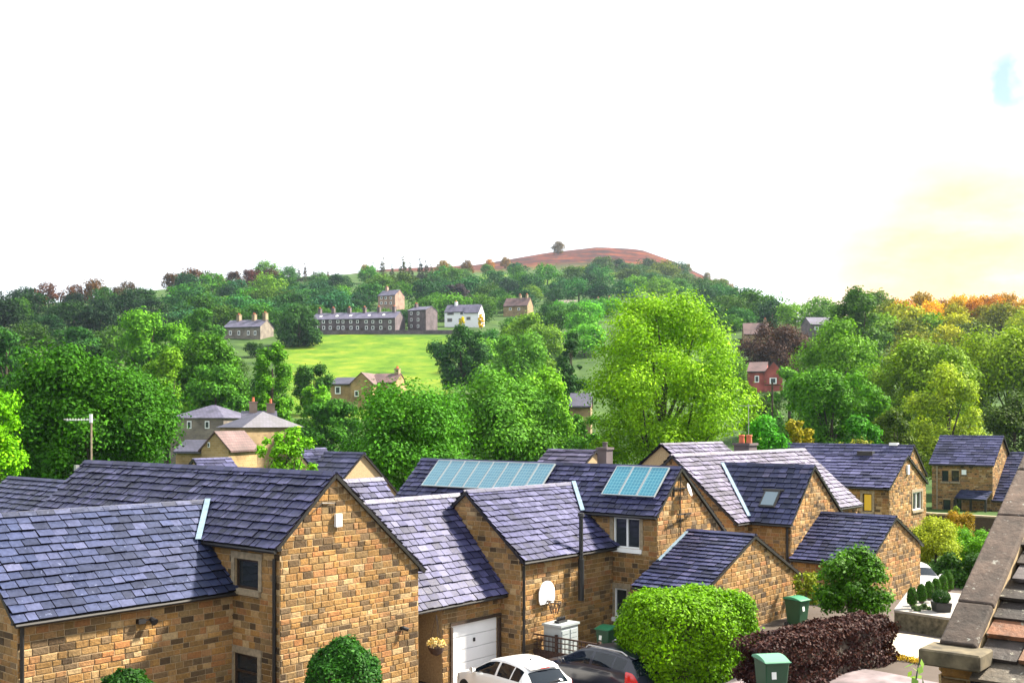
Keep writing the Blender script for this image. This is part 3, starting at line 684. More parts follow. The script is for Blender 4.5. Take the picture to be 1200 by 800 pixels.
# parapet wall under the coping and the front wall under the eave
for (p, dd) in ((w0, 0), (w0+nL*(cw-.08), 0)):
    pass
top0, top1 = K0-SN*.07, K0+SD*rl-SN*.07
for off, n2 in ((.03, L), (cw-.03, nL)):
    a, b_ = top0+nL*off, top1+nL*off
    g.poly([Vector((a.x, a.y, 2)), Vector((b_.x, b_.y, 2)), b_, a])
a = top0+nL*.03-UP*.15+R*.02; b_ = top0+nL*6-UP*.2+R*.02
g.poly([Vector((a.x, a.y, 2)), Vector((b_.x, b_.y, 2)), b_+UP*.0, a])
stones(g, Vector((K0.x, K0.y, 0))+R*.02+nL*.02, nL, nR, 0, 6, 3, K0.z-.2, lambda z: 0, lambda z: 6, m=1)
stones(g, Vector((K0.x, K0.y, 0))+nL*.03, R, L, 0, rl, 3, K0.z-.15, lambda z: 0, lambda z: rl, m=1)
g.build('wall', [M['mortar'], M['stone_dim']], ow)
g = MB(); e = K0+nL*(cw-.02)-SN*.2-SD*.25
q = [e, e+nL*5.5, e+nL*5.5+SD*rl, e+SD*rl]
g.hexa([x-SN*.08 for x in q]+q, 0)
slates(g, e, nL, SD, SN, .0, 5.5, rl, .3, (.3, .62), 1, .04, False)
g.build('roof', [M['underlay_and_shade'], M['slate_moss']], ow)

# ================================================================== garden structures
def ground_strip(name, mat, pts_l, pts_r, dz=.02, n=10, kind='structure'):
    g = MB(); rows = []
    for (a, b) in zip(pts_l, pts_r):
        rows.append([Vector(a).lerp(Vector(b), k/n) for k in range(n+1)])
    dense = []
    for r0, r1 in zip(rows, rows[1:]):
        for i in range(n): dense.append([p.lerp(q, i/n) for p, q in zip(r0, r1)])
    dense.append(rows[-1])
    w = len(dense[0])
    for r in dense:
        for p in r: g.v.append((p.x, p.y, tz(p.x, p.y)+dz))
    for i in range(len(dense)-1):
        for j in range(w-1): g.f.append((i*w+j, i*w+j+1, (i+1)*w+j+1, (i+1)*w+j)); g.m.append(0)
    return tag(g.build(name, mat, None, True), kind=kind)
ground_strip('drive', M['asphalt'], [at(520, 34.5), at(700, 30), at(905, 27), at(930, 24.5), at(930, 20)], [at(690, 36), at(800, 33), at(990, 29), at(1110, 27), at(1250, 20)], .03)
ground_strip('ramp', M['concrete'], [at(1036, 31), at(1040, 34.8), ], [at(1120, 29.5), at(1125, 33.5)], .05)
# retaining wall with a pale coping
rw = thing('retaining_wall', 'low dark retaining wall with a pale stone top beside the row of clipped conifers', 'wall')
r0, r1 = at(1048, 35.5), at(1135, 33.6); d_ = (r1-r0).normalized(); n_ = Vector((d_.y, -d_.x, 0)); zt = zv(715, 35.5)
r2 = at(1066, 40); dl_ = (r2-r0)
g = MB(); ln = (r1-r0).length
g.box((r0+r1)/2-n_*-.0+UP*(zt/2+.2)-n_*.15, d_*ln/2, n_*.15, UP*(zt/2-.25)); g.build('wall', M['kneeler'], rw)
g = MB(); g.hexa([r0+UP*(zt-.05), r1+UP*(zt-.05), r1-n_*5.5+UP*(zt-.05), r2+UP*(zt-.05), r0+UP*(zt+.03)+n_*.04, r1+UP*(zt+.03)+n_*.04, r1-n_*5.5+UP*(zt+.02), r2+UP*(zt+.02)]); g.build('coping', M['coping_pale'], rw)
ZT = zt+.03
gw = thing('garden_wall', 'long dark stone garden wall in front of the far right house', 'wall')
a = at(1085, 74); b_ = a+nL*12; zt = zv(601, 74)
g = MB(); g.box((a+b_)/2+UP*(zt/2-.3), L*6, R*.18, UP*(zt/2+.25)); g.build('wall', M['brown_wood'], gw)
g = MB(); g.box((a+b_)/2+UP*(zt+.0), L*6.05, R*.25, UP*.06); g.build('coping', M['dressed'], gw)
# trellis fence
fn = thing('trellis_fence', 'dark brown trellis fence between the garage and the dark car', 'fence')
f0 = Cc+R*(cr+.2); f0.z = 0; fl_ = al(f0, nL, 703)
ztp = 1.12
g = MB()
for z in (ztp, ztp-.17, ztp-.34, ztp-.5): g.bar(f0+UP*z, f0+nL*fl_+UP*z, .035, .03 if z < ztp else .05)
k = 0
while k*.17 < fl_: g.bar(f0+nL*k*.17+UP*(ztp-.5), f0+nL*k*.17+UP*ztp, .03); k += 1
g.build('trellis', M['fence_wood'], fn)
g = MB()
for k in range(int(fl_/.125)): g.box(f0+nL*(k*.125+.06)+UP*.1, L*.058, R*.012, UP*.5)
g.build('boards', M['fence_wood'], fn)
for s in (0.05, fl_/2, fl_-.05):
    g = MB(); g.box(f0+nL*s+UP*.4+R*.05, L*.045, R*.045, UP*.8); g.build('post', M['fence_wood'], fn)
# basketball hoop on the wall
bh = thing('basketball_hoop', 'white fan shaped basketball backboard with a ring, on the cottage wall', 'basketball hoop')
p = onwall(ic2, nR, 637, 694)
g = MB(); n_ = nL; c = p+nL*.16; hw_ = .43; pr = []
for i in range(17):
    a = math.pi*i/16; pr.append((math.cos(a)*hw_, math.sin(a)*.42))
pr = [(hw_*.86, -.36), (hw_, -.2)]+pr[0:]+[(-hw_, -.2), (-hw_*.86, -.36)]
fr = [c+R*x+UP*y for x, y in pr]; bk = [x-nL*.035 for x in fr]
g.poly(fr); g.poly(bk[::-1])
for i in range(len(fr)): g.poly([fr[i], fr[(i+1) % len(fr)], bk[(i+1) % len(fr)], bk[i]])
g.build('backboard', M['white_pvc'], bh)
g = MB(); rc = c+nL*.32-UP*.27; g.tube([rc+R*.23*math.cos(t)+nL*.23*math.sin(t) for t in [2*math.pi*i/20 for i in range(21)]], .018, 6); g.bar(c-UP*.27, rc-nL*.2, .06); g.build('ring', M['brown_wood'], bh)
g = MB()
for i in range(10):
    t = 2*math.pi*i/10; t2 = t+.5
    e0 = rc+R*.23*math.cos(t)+nL*.23*math.sin(t)
    for tt in (t2, t-.5): g.bar(e0, rc+R*.12*math.cos(tt)+nL*.12*math.sin(tt)-UP*.4, .012)
g.build('net', M['fence_wood'], bh)
g = MB(); g.bar(p, c-nL*.02-UP*.1, .08); g.bar(p-UP*.35, c-nL*.02-UP*.2, .05); g.build('bracket', M['black'], bh)
# cabinet under the hoop
cb = thing('storage_cabinet', 'pale grey slatted storage cabinet under the basketball hoop', 'cabinet')
c0 = ic2+nR*abs(al(ic2, nR, 637))+nL*.75; c0.z = 0; zt = zv(731, c0.y)
g = MB(); g.box(c0+UP*zt/2, R*.47, nL*.37, UP*zt/2); g.build('body', M['frame_alu'], cb)
for sg in (-1, 1):
    g = MB(); cd = c0+nL*.385+R*.235*sg
    for k in range(8): g.box(cd+UP*(.12+k*(zt-.2)/8+.05), R*.2, nL*.014, UP*(zt-.3)/18)
    g.build('door', M['frame_alu'], cb)
g = MB(); g.box(c0+UP*(zt+.03), R*.52, nL*.42, UP*.035); g.build('lid', M['frame_alu'], cb)
tr = MB(); q = c0+UP*(zt+.066); tr.box(q+UP*.035, R*.24, nL*.1, UP*.035)
for k in range(6): tr.lathe(q+R*(-.2+k*.08)+UP*.07, [(.02, 0), (.035, .05), (.03, .1), (.01, .13)], 8)
tag(tr.build('plant_tray', M['black'], None), 'small black tray of pots on top of the pale cabinet', 'plant tray')

# ================================================================== bins
def wheelie(loc, rz, label, lid='bin_lid', s=1.):
    o = thing('wheelie_bin', label, 'wheelie bin', 'green wheelie bins')
    g = MB(); w, d, h = .28, .34, .98
    g.hexa([(-w*.8, -d*.72, .06), (w*.8, -d*.72, .06), (w*.8, d*.72, .06), (-w*.8, d*.72, .06), (-w, -d, h), (w, -d, h), (w, d, h), (-w, d, h)])
    g.box((0, 0, h), (w+.02, 0, 0), (0, d+.02, 0), (0, 0, .025))
    b_ = g.build('body', M['bin_green'], o); b_.modifiers.new('bevel', 'BEVEL').width = .02
    g = MB(); n = 9
    for i in range(n):
        y0, y1 = -d-.05+(2*d+.1)*i/n, -d-.05+(2*d+.1)*(i+1)/n
        zf = lambda y: h+.03+.075*(1-(y/(d+.05))**2)+.03*(y/(d+.05))
        g.hexa([(-w-.03, y0, h+.02), (w+.03, y0, h+.02), (w+.03, y1, h+.02), (-w-.03, y1, h+.02), (-w-.01, y0, zf(y0)), (w+.01, y0, zf(y0)), (w+.01, y1, zf(y1)), (-w-.01, y1, zf(y1))])
    g.build('lid', M[lid], o)
    g = MB(); g.tube([(-w*.8, d+.06, h), (w*.8, d+.06, h)], .02, 8); g.build('handle', M['bin_green'], o)
    for sx in (-1, 1):
        g = MB(); g.tube([(sx*(w*.86), d*.72, .1), (sx*(w*.86+.05), d*.72, .1)], .1, 14); g.build('wheel', M['tyre'], o)
    g = MB(); g.box((-.08, -d*.93-.006, h*.74), (.055, 0, 0), (0, .004, .0), (0, .012, .1)); g.build('sticker', M['sticker'], o)
    o.location = loc; o.rotation_euler = (0, 0, rz); o.scale = (s, s, s)
    return o
q = at(904, 24); q.z = zv(768, 24)-1.07
wheelie(q, .18, 'green wheelie bin with a pale sticker, in front of the dark red hedge', 'bin_lid_pale')
q = at(934, 37.5); q.z = zv(698, 37.5)-1.1
wheelie(q, .7, 'green lidded bin by the corner of the porch gable behind the dark red hedge', 'bin_lid')
q = at(712, 37.2); q.z = zv(733, 37.2)-1.07
wheelie(q, -.7, 'green lidded bin by the cottage wall beside the bright clipped hedge', 'bin_lid')
# hanging basket in the porch
hbk = thing('hanging_basket', 'hanging basket of pale flowers beside the garage porch', 'hanging basket')
q = Cc+R*al(Cc, R, 502)-L*.35; q.z = zv(757, q.y)
g = MB(); g.lathe(q-UP*.28, [(.05, 0), (.17, .06), (.24, .18), (.27, .28)], 14); g.build('basket', M['fence_wood'], hbk)
g = MB()
for k in range(3): g.bar(q+R*.24*math.cos(k*2.1)+nL*.24*math.sin(k*2.1), q+UP*1.0, .012)
g.build('chain', M['black'], hbk)
def leaf_cloud(pts, nrm, size, asp=.5, jit=.55, fold=0):
    """a rhombic leaf at every point"""
    n = len(pts); nrm = nrm+nrg.normal(size=(n, 3))*jit; nrm /= np.linalg.norm(nrm, axis=1)[:, None]+1e-9
    r = nrg.normal(size=(n, 3)); t1 = np.cross(nrm, r); t1 /= np.linalg.norm(t1, axis=1)[:, None]+1e-9; t2 = np.cross(nrm, t1)
    s = (np.asarray(size)*nrg.uniform(.55, 1.3, n))[:, None]
    v = np.stack([pts-t1*s, pts+t2*s*asp, pts+t1*s, pts-t2*s*asp], 1).reshape(-1, 3)
    f = np.arange(4*n).reshape(-1, 4)
    return v, f
def leaf_obj(name, parts, mats, parent=None):
    """one mesh out of several (verts, quads, material index) pieces"""
    V = np.concatenate([p[0] for p in parts]); off = 0; FF = []; MI = []
    for v, f, mi in parts: FF.append(f+off); MI.append(np.full(len(f), mi)); off += len(v)
    FF = np.concatenate(FF); MI = np.concatenate(MI)
    me = bpy.data.meshes.new(name); me.vertices.add(len(V)); me.vertices.foreach_set('co', V.astype(np.float32).ravel())
    me.loops.add(FF.size); me.loops.foreach_set('vertex_index', FF.astype(np.int32).ravel())
    me.polygons.add(len(FF)); me.polygons.foreach_set('loop_start', np.arange(0, FF.size, 4, dtype=np.int32)); me.polygons.foreach_set('loop_total', np.full(len(FF), 4, dtype=np.int32))
    for m in mats: me.materials.append(m)
    me.polygons.foreach_set('material_index', MI.astype(np.int32)); me.update(calc_edges=True); me.validate()
    if parent is False: return me
    o = bpy.data.objects.new(name, me); COL.objects.link(o)
    if parent: o.parent = parent
    return o
def ball_pts(n, c, r, lo=.55, up=None):
    d = nrg.normal(size=(n, 3)); d /= np.linalg.norm(d, axis=1)[:, None]
    if up is not None: d[:, 2] = np.where(d[:, 2] < up, -d[:, 2]*.6, d[:, 2])
    rad = nrg.uniform(lo**3, 1, n)**(1/3.)
    return np.asarray(c)+d*rad[:, None]*np.asarray(r), d
p_, d_ = ball_pts(260, tuple(q+UP*.08), (.32, .32, .2), .5, -.3)
v, f = leaf_cloud(p_, d_, .05); o = leaf_obj('flowers', [(v, f, 0)], [M['leaf']], hbk); o.color = (.55, .42, .2, 1)

# ================================================================== cars
def car(front, fwd, label, pnt, group, spoiler=True, rails=False, Ln=4.05, estate=0.):
    o = thing('parked_car', label, 'car', group)
    bx = -fwd; sy = Vector((-bx.y, bx.x, 0)); e = estate
    X = np.linspace(0, Ln, 84)
    k = Ln/4.05
    ip = lambda pts: np.interp(X, [p[0]*k for p in pts], [p[1] for p in pts])
    sm = lambda a: np.convolve(np.pad(a, 2, 'edge'), [.1, .2, .4, .2, .1], 'valid')
    zt = sm(ip([(0, .58), (.12, .70), (.5, .83), (.95, .94), (1.1, 1.0), (1.75, 1.36), (2.1, 1.45), (2.6, 1.48), (3.15, 1.45), (3.42+.12*e, 1.40), (3.52+.14*e, 1.34), (3.9+.05*e, 1.0), (3.97, .90), (4.05, .6)]))
    zb = sm(ip([(0, .55), (.12, .66), (.5, .76), (1.0, .88), (2, .95), (3.3, 1.0), (3.9, 1.02), (3.97, .88), (4.05, .56)])); zb = np.minimum(zb, zt-.03)
    w = sm(ip([(0, .55), (.1, .72), (.35, .83), (.9, .87), (3.2, .875), (3.7, .84), (3.95, .75), (4.05, .62)]))
    wr = sm(ip([(0, .45), (.5, .7), (.95, .76), (1.1, .74), (1.75, .6), (2.3, .57), (3.3, .55), (3.7, .57), (3.95, .66), (4.05, .56)])); wr = np.minimum(wr, w-.04)
    z0 = ip([(0, .3), (.4, .2), (3.6, .2), (4.05, .34)])
    rings = []
    for i in range(len(X)):
        h = [(0, z0[i]), (w[i]*.85, z0[i]), (w[i]*.98, z0[i]+.08), (w[i]*1.005, (z0[i]+zb[i])*.45), (w[i]*1.0, z0[i]*.35+zb[i]*.65), (w[i]*.985, zb[i]-.03), (w[i]*.965, zb[i])]
        a, b_ = h[-1], (wr[i], zt[i]-.035)
        for t in (.12, .3, .5, .7, .88): h.append((a[0]+(b_[0]-a[0])*t+.02*math.sin(math.pi*t), a[1]+(b_[1]-a[1])*t))
        h += [b_, (wr[i]*.9, zt[i]-.01), (wr[i]*.5, zt[i]+.008), (0, zt[i]+.012)]
        rings.append(h+[(-y, z) for y, z in h[-2:0:-1]])
    n = len(rings[0]); nh = 16
    P = lambda i, j: front+bx*X[i]+sy*rings[i][j % n][0]+UP*rings[i][j % n][1]
    body, gl, tl, tr_, hl, hr = MB(), {}, MB(), MB(), MB(), MB()
    for i in range(len(X)-1):
        xm = (X[i]+X[i+1])/2/k
        for j in range(n):
            jj = j if j < nh-1 else n-1-j        # mirrored index of the segment
            left = j >= nh-1
            tall = (zt[i]-zb[i]) > .16
            kind = None
            if 7 <= jj <= 10 and tall and xm > 1.2 and xm < 3.45+.1*e:
                if not (2.3 < xm < 2.38 or 3.02+.1*e < xm < 3.07+.1*e): kind = 'side_window'
            if jj >= 12 and 1.14 < xm < 1.72: kind = 'windscreen'
            if jj >= 12 and 3.54+.14*e < xm < 3.9+.05*e: kind = 'rear_window'
            if kind is None and 4 <= jj <= 6 and xm > 3.66 and zb[i] > .6: tgt = tr_ if left else tl
            elif kind is None and 4 <= jj <= 6 and xm < .42: tgt = hr if left else hl
            elif kind:
                seg = 0 if kind != 'side_window' else (0 if xm < 2.34 else 1 if xm < 3.05+.1*e else 2)
                tgt = gl.setdefault((kind, left and kind == 'side_window', seg), MB())
            else: tgt = body
            off = 0
            tgt.poly([P(i, j), P(i, j+1), P(i+1, j+1), P(i+1, j)])
    body.poly([P(0, j) for j in range(n)]); body.poly([P(len(X)-1, j) for j in range(n)][::-1])
    def weld(ob):
        bm = __import__('bmesh').new(); bm.from_mesh(ob.data); __import__('bmesh').ops.remove_doubles(bm, verts=bm.verts, dist=.0005)
        __import__('bmesh').ops.recalc_face_normals(bm, faces=bm.faces); bm.to_mesh(ob.data); bm.free(); return ob
    b_ = weld(body.build('body', pnt, o, smooth=True))
    for (kind, lf, sg), m_ in gl.items(): weld(m_.build(kind, M['glass_car'], o, smooth=True))
    weld(tl.build('tail_light', M['tail'], o, smooth=True)); weld(tr_.build('tail_light', M['tail'], o, smooth=True)); weld(hl.build('headlight', M['head'], o, smooth=True)); weld(hr.build('headlight', M['head'], o, smooth=True))
    W = lambda x, y, z: front+bx*x*k+sy*y+UP*z
    if spoiler:
        g = MB(); g.hexa([W(3.3+.1*e, -.52, 1.40), W(3.3+.1*e, .52, 1.40), W(3.6+.13*e, .5, 1.36), W(3.6+.13*e, -.5, 1.36), W(3.3+.1*e, -.5, 1.44), W(3.3+.1*e, .5, 1.44), W(3.6+.13*e, .48, 1.385), W(3.6+.13*e, -.48, 1.385)]); g.build('spoiler', pnt, o)
        g = MB(); g.box(W(3.605+.13*e, 0, 1.372), sy*.16, bx*.012, UP*.012); g.build('brake_light', M['tail'], o)
    for s in (-1, 1):
        g = MB(); g.tube([W(1.32, s*.86, .98), W(1.32, s*1.0, 1.0)], [.05, .1], 10); g.build('wing_mirror', pnt, o, smooth=True)
        for x in (.78, 3.28):
            g = MB(); c = W(x, s*.78, .31); g.tube([c-sy*.1, c-sy*.095, c+sy*.095, c+sy*.1], [.26, .31, .31, .26], 22); wh = g.build('wheel', M['tyre'], o)
            g = MB(); g.tube([c+sy*s*.09, c+sy*s*.104], [.2, .17], 12); g.build('rim', M['steel'], wh)
        if rails:
            g = MB(); g.tube([W(1.95, s*.56, 1.43), W(2.05, s*.56, 1.5), W(3.3, s*.54, 1.5), W(3.5, s*.54, 1.42)], .022, 8); g.build('roof_rail', M['steel'], o)
    g = MB(); g.tube([W(2.9 if not rails else 3.4, 0, 1.46), W(3.0 if not rails else 3.5, 0, 1.53)], [.03, .008], 6); g.build('aerial', M['black'], o)
    g = MB(); g.bar(W(3.96, -.1, 1.03), W(3.93, .32, 1.06), .03); g.build('wiper', M['black'], o)
    settle(o, front+bx*Ln/2)
    return o
rear = at(642, 29.9); rear.z = zv(779, 29.9)-1.47
rot = lambda v, a: Vector((v.x*math.cos(a)-v.y*math.sin(a), v.x*math.sin(a)+v.y*math.cos(a), 0))
fw1, fw2 = rot(L, -.26), rot(L, -.16)
car(rear+fw1*3.75, fw1, 'white hatchback parked in front of the garage door', M['car_white'], 'cars parked by the cottages')
rear = at(756, 30.6); rear.z = zv(762, 30.6)-1.53
car(rear+fw2*3.9, fw2, 'dark navy estate car with roof rails beside the bright clipped hedge', M['car_navy'], 'cars parked by the cottages', rails=True, estate=1, Ln=4.3)
q = at(1100, 50.5); q.z = zv(663, 50.5)-1.5
car(q+nR*1.2, (nR*.8+nL*.6).normalized(), 'white car half hidden behind the clipped conifers at the far end of the drive', M['car_white'], 'cars parked by the cottages')

# ================================================================== far houses on the hillside
RECTS = []
def far_house(label, blocks, group='houses on the hillside', pad=2):
    """blocks: (u0, u1, Y, vb, ve, vr, wall, roof, yaw, depth, opts)"""
    o = thing('stone_house', label, 'house', group)
    for (u0, u1, Y, vb, ve, vr, wm, rm, yaw, dep, op) in blocks:
        RECTS.append((u0-pad, u1+pad+4, vr-pad, vb, Y))
        P = at(u0, Y); P.z = 0; a = math.radians(yaw); D = Vector((math.cos(a), math.sin(a), 0)); n = Vector((D.y, -D.x, 0))
        ln = al(P, D, u1); ym = (P+D*ln/2).y; ze, zr = zv(ve, ym), zv(vr, ym+(0 if op.get('gable') else dep/2)); z0 = zv(vb, ym)-4
        g = MB(); hip = op.get('hip', 0)
        c = [P, P+D*ln, P+D*ln-n*dep, P-n*dep]
        for i in range(4): g.poly([c[i]+UP*z0, c[(i+1) % 4]+UP*z0, c[(i+1) % 4]+UP*ze, c[i]+UP*ze])
        r = MB(); ov = .35
        if op.get('gable'):      # gable towards us: ridge runs away
            A_, B_, l2, w2 = -n, D, dep, ln; base = P
        else: A_, B_, l2, w2 = D, -n, ln, dep; base = P
        r0, r1 = base+B_*w2/2+UP*zr, base+B_*w2/2+A_*l2+UP*zr
        k = (zr-ze)/(w2/2)
        if not hip:
            for q, s in ((base, 0), (base+A_*l2, l2)): g.poly([q+UP*ze, q+B_*w2+UP*ze, base+B_*w2/2+A_*s+UP*zr])
            sides = ((0, -1), (w2, 1))
            for t, sg in sides:
                e0 = base+B_*(t+sg*ov)+UP*(ze-k*ov); q = [e0-A_*.15, e0+A_*(l2+.15), r1+A_*.15, r0-A_*.15]
                r.hexa([x+UP*.02 for x in q]+[x+UP*.2 for x in q])
        else:
            h_ = min(hip, l2/2-.3); q0, q1 = r0+A_*h_, r1-A_*h_; ee = [base-A_*ov-B_*ov, base+A_*(l2+ov)-B_*ov, base+A_*(l2+ov)+B_*(w2+ov), base-A_*ov+B_*(w2+ov)]
            ee = [x+UP*(ze-.05) for x in ee]
            for pl in ([ee[0], ee[1], q1, q0], [ee[1], ee[2], q1], [ee[2], ee[3], q0, q1], [ee[3], ee[0], q0]): r.poly(pl)
            r.poly(ee[::-1])
        g.build('wall', M[wm], o, uv=True); r.build('roof', M[rm], o, uv=True)
        for (fx, vc, wpx, hpx) in op.get('win', ()):
            s = al(P, D, fx); c_ = P+D*s; sc = c_.y/F; c_ = c_+UP*zv(vc, c_.y); ww, hh = wpx*sc/2, hpx*sc/2
            f_ = MB(); f_.box(c_+n*.03, D*ww, n*.06, UP*hh); f_ = f_.build('window', M[op.get('frame', 'white_pvc')], o)
            q = MB(); q.box(c_+n*.1, D*ww*.66, n*.02, UP*hh*.74); q.build('pane', M['f_pane'], f_)
        for fx in op.get('doors', ()):
            s = al(P, D, fx); c_ = P+D*s; q = MB(); zd = z0+4
            q.box(c_+n*.05+UP*(zv(vb, c_.y)+1.1), D*.5, n*.06, UP*1.15); q.build('door', M['brown_wood'], o)
        for fx in op.get('lights', ()):
            s = al(P, D, fx); c_ = P+D*s-n*dep*.22+UP*(ze+(zr-ze)*.44+.25); nn_ = (n*k+UP).normalized(); q = MB()
            q.box(c_, D*.45, (UP-n/k).normalized()*.6 if k > .01 else n*.5, nn_*.06); q.build('rooflight', M['white_pvc'], o)
        if not op.get('gable') and not hip:
            q = MB(); q.tube([P+n*(ov+.08)+UP*(ze-k*ov), P+D*ln+n*(ov+.08)+UP*(ze-k*ov)], .09, 6); q.build('gutter', M['gutter'], o)
        for ch in op.get('chim', ()):
            u, hgt, wd = ch[:3]; s = max(.6, min(l2-.6, al(base, A_, u) if not op.get('gable') else l2*.4))
            q = base+B_*w2/2+A_*s+UP*(zr-.8)
            m_ = MB(); m_.box(q+UP*(hgt+.8)/2, A_*wd*.4, B_*wd*.6, UP*(hgt+.8)/2); m_.box(q+UP*(hgt+.75), A_*(wd*.4+.08), B_*(wd*.6+.08), UP*.08); cc = m_.build('chimney', M[ch[3] if len(ch) > 3 else 'f_stone'], o)
            for i in (-1, 1):
                m_ = MB(); m_.lathe(q+UP*(hgt+.83)+B_*wd*.3*i, [(.16, 0), (.13, .5), (.16, .55)], 8); m_.build('chimney_pot', M['pot'], cc)
    return o
tw = []
for i, x in enumerate((371, 379, 387, 396, 402, 411, 419, 429, 437, 446, 457)): tw += [(x, 376.8+(i % 3)*.1, 3+(i % 2)*.5, 3.6)]+([(x+.4*(i % 2), 384, 3.3, 4.2)])
far_house('long dark terrace of cottages with chimneys at the top of the green field', [(364, 463, 412, 391, 373.5, 366.5, 'f_dark', 'f_slate', -14, 11, dict(win=tw, doors=(375, 391.5, 407, 424, 441.5, 451), lights=(373, 392, 408, 430, 447), chim=[(x, 2.0, 1.4, 'f_dark') for x in (368, 384, 403, 421, 438, 456)]))])
far_house('dark stone cottage row with three chimneys, left of the long terrace behind dark trees', [(262, 305, 395, 399, 383, 375.5, 'f_grey', 'f_slate', -16, 10, dict(win=[(x, 390, 3, 5) for x in (270, 280, 291, 299)], chim=[(272, 2.2, 1.5), (290, 2.2, 1.5), (303, 2.6, 1.6)]))])
far_house('pinkish stone house with two rows of windows among trees above the terrace', [(443, 463, 575, 361, 346, 340.5, 'f_pink', 'f_slate', -28, 9, dict(win=[(x, v, 2.6, 3) for x in (447, 452, 458) for v in (349, 355)], chim=[(448, 2, 1.4, 'f_pink')]))])
far_house('tall narrow stone house of three storeys beside the end of the terrace', [(478, 499, 414, 392, 363.5, 360, 'f_dark', 'f_slate', -30, 8, dict(win=[(x, v, 3, 3.6) for x in (482, 490) for v in (367, 374.5, 382)], chim=[(481, 1.4, 1.2, 'f_dark')]))])
far_house('white rendered house with a blue slate roof on the hillside', [(521, 557, 452, 384, 365, 357.5, 'f_white', 'f_slate', -16, 8, dict(win=[(528, 364.5+3, 8, 3), (541, 367, 3.4, 3), (527, 375, 6, 4), (540, 375, 5, 4)], frame='f_grey', chim=[(531, 1.4, 1.2, 'f_white')])), (544, 561, 448, 384, 366, 357.5, 'f_white', 'f_slate', -16, 8, dict(win=[(549, 373, 5, 3.5)], frame='f_grey'))])
far_house('pinkish roofed stone house on the hillside, right of the white house', [(590, 618, 520, 370, 358, 349.5, 'f_stone', 'f_slate_red', -20, 9, dict(win=[(598, 362, 3, 3), (608, 362, 3, 3)], chim=[(606, 1.6, 1.2), (614, 1.6, 1.2)]))])
far_house('low house with pale grey roof half hidden behind the top of the big tree', [(654, 676, 585, 362, 357, 352, 'f_white', 'f_grey', -8, 9, dict(win=[(660, 359, 3, 2.4), (668, 359, 3, 2.4)]))])
far_house('low pale pink house with two chimneys just left of the big tree crown', [(684, 716, 575, 364, 357.5, 352.5, 'f_pink', 'f_slate', -10, 9, dict(win=[(690, 360.5, 3, 2.4), (700, 360.5, 3, 2.4)], chim=[(700, 1.7, 1.3, 'f_pink'), (713, 2, 1.4, 'f_pink')]))])
far_house('golden stone house with a pinkish roof at the foot of the green field', [(387, 411, 232, 478, 450, 443, 'f_gold', 'f_slate_dark', -14, 8, dict(win=[(396, 457, 7, 9)])), (411, 436, 228, 478, 449, 437, 'f_gold', 'f_slate_red', -12, 9, dict(gable=1, win=[(418, 461, 5, 7)])), (434, 463, 231, 478, 448, 438.5, 'f_gold', 'f_slate_red', -12, 8, dict(win=[(444, 458, 5, 7), (456, 458, 5, 7)], chim=[(459, 1.2, 1.2)]))])
far_house('grey hipped roof house with two white windows, left of the brown gabled block', [(200, 262, 140, 520, 489, 474.5, 'f_grey', 'f_slate', -12, 9, dict(hip=4., win=[(222, 497.5, 5.5, 9), (243, 497.5, 5.5, 9)]))], 'stone houses beyond the cottages')
far_house('brown stone house with a dark hipped roof and two big pinkish chimneys', [(258, 284, 124, 548, 500, 482, 'f_stone', 'f_slate_dark', -35, 9, dict(hip=3., win=[(277, 519, 5, 9)])), (284, 324, 127, 548, 497, 483, 'f_stone', 'f_slate_dark', 14, 8, dict(win=[(292, 508, 4, 8), (306, 508, 5, 8)], chim=[(297, 1.3, 1.2, 'f_pink'), (318, 1.1, 1.2, 'f_pink')]))], 'stone houses beyond the cottages')
far_house('small golden gable with a reddish roof in front of the grey hipped house', [(236, 268, 116, 548, 526, 507, 'f_gold', 'f_slate_red', -16, 6, dict(gable=1, win=[(245, 521, 2.6, 6)])), (206, 237, 118, 548, 529, 517, 'f_gold', 'f_slate_dark', -10, 5, dict())], 'stone houses beyond the cottages')
far_house('purple roofed house half hidden by the dark copper tree', [(872, 903, 382, 400, 391, 379, 'f_stone', 'f_slate_red', -8, 9, dict(chim=[(898, 1.5, 1.3)]))])
far_house('purple grey house with a long low roof among the trees on the right', [(950, 988, 376, 394, 380, 372.5, 'f_dark', 'f_slate', 6, 9, dict(win=[(957, 384.5, 5, 4), (970, 384.5, 5, 4), (981, 384.5, 5, 4)]))])
far_house('bright red brick house with white windows right of the big tree', [(876, 897, 265, 458, 435, 425, 'f_red', 'f_slate_red', -20, 9, dict(win=[(887, 444, 5, 8)])), (896, 917, 263, 458, 436, 424, 'f_red', 'f_slate_red', -14, 9, dict(gable=1, win=[(906, 446, 8, 7)]))])
far_house('small dark slate roofed house between the middle trees', [(668, 692, 150, 500, 476, 462, 'f_stone', 'f_slate_dark', -6, 8, dict())], 'stone houses beyond the cottages')
fw = thing('field_wall', 'long dark dry stone wall along the top of the green field', 'wall')
g = MB(); pts = [at(u, 404) for u in (350, 380, 420, 460, 500, 540)]
for a, b_ in zip(pts, pts[1:]):
    za, zb3 = tz(a.x, a.y), tz(b_.x, b_.y)
    g.hexa([Vector((a.x, a.y, za-1)), Vector((b_.x, b_.y, zb3-1)), Vector((b_.x, b_.y+.6, zb3-1)), Vector((a.x, a.y+.6, za-1)), Vector((a.x, a.y, za+1.5)), Vector((b_.x, b_.y, zb3+1.5)), Vector((b_.x, b_.y+.6, zb3+1.5)), Vector((a.x, a.y+.6, za+1.5))])
g.build('wall', M['f_dark'], fw, uv=True)
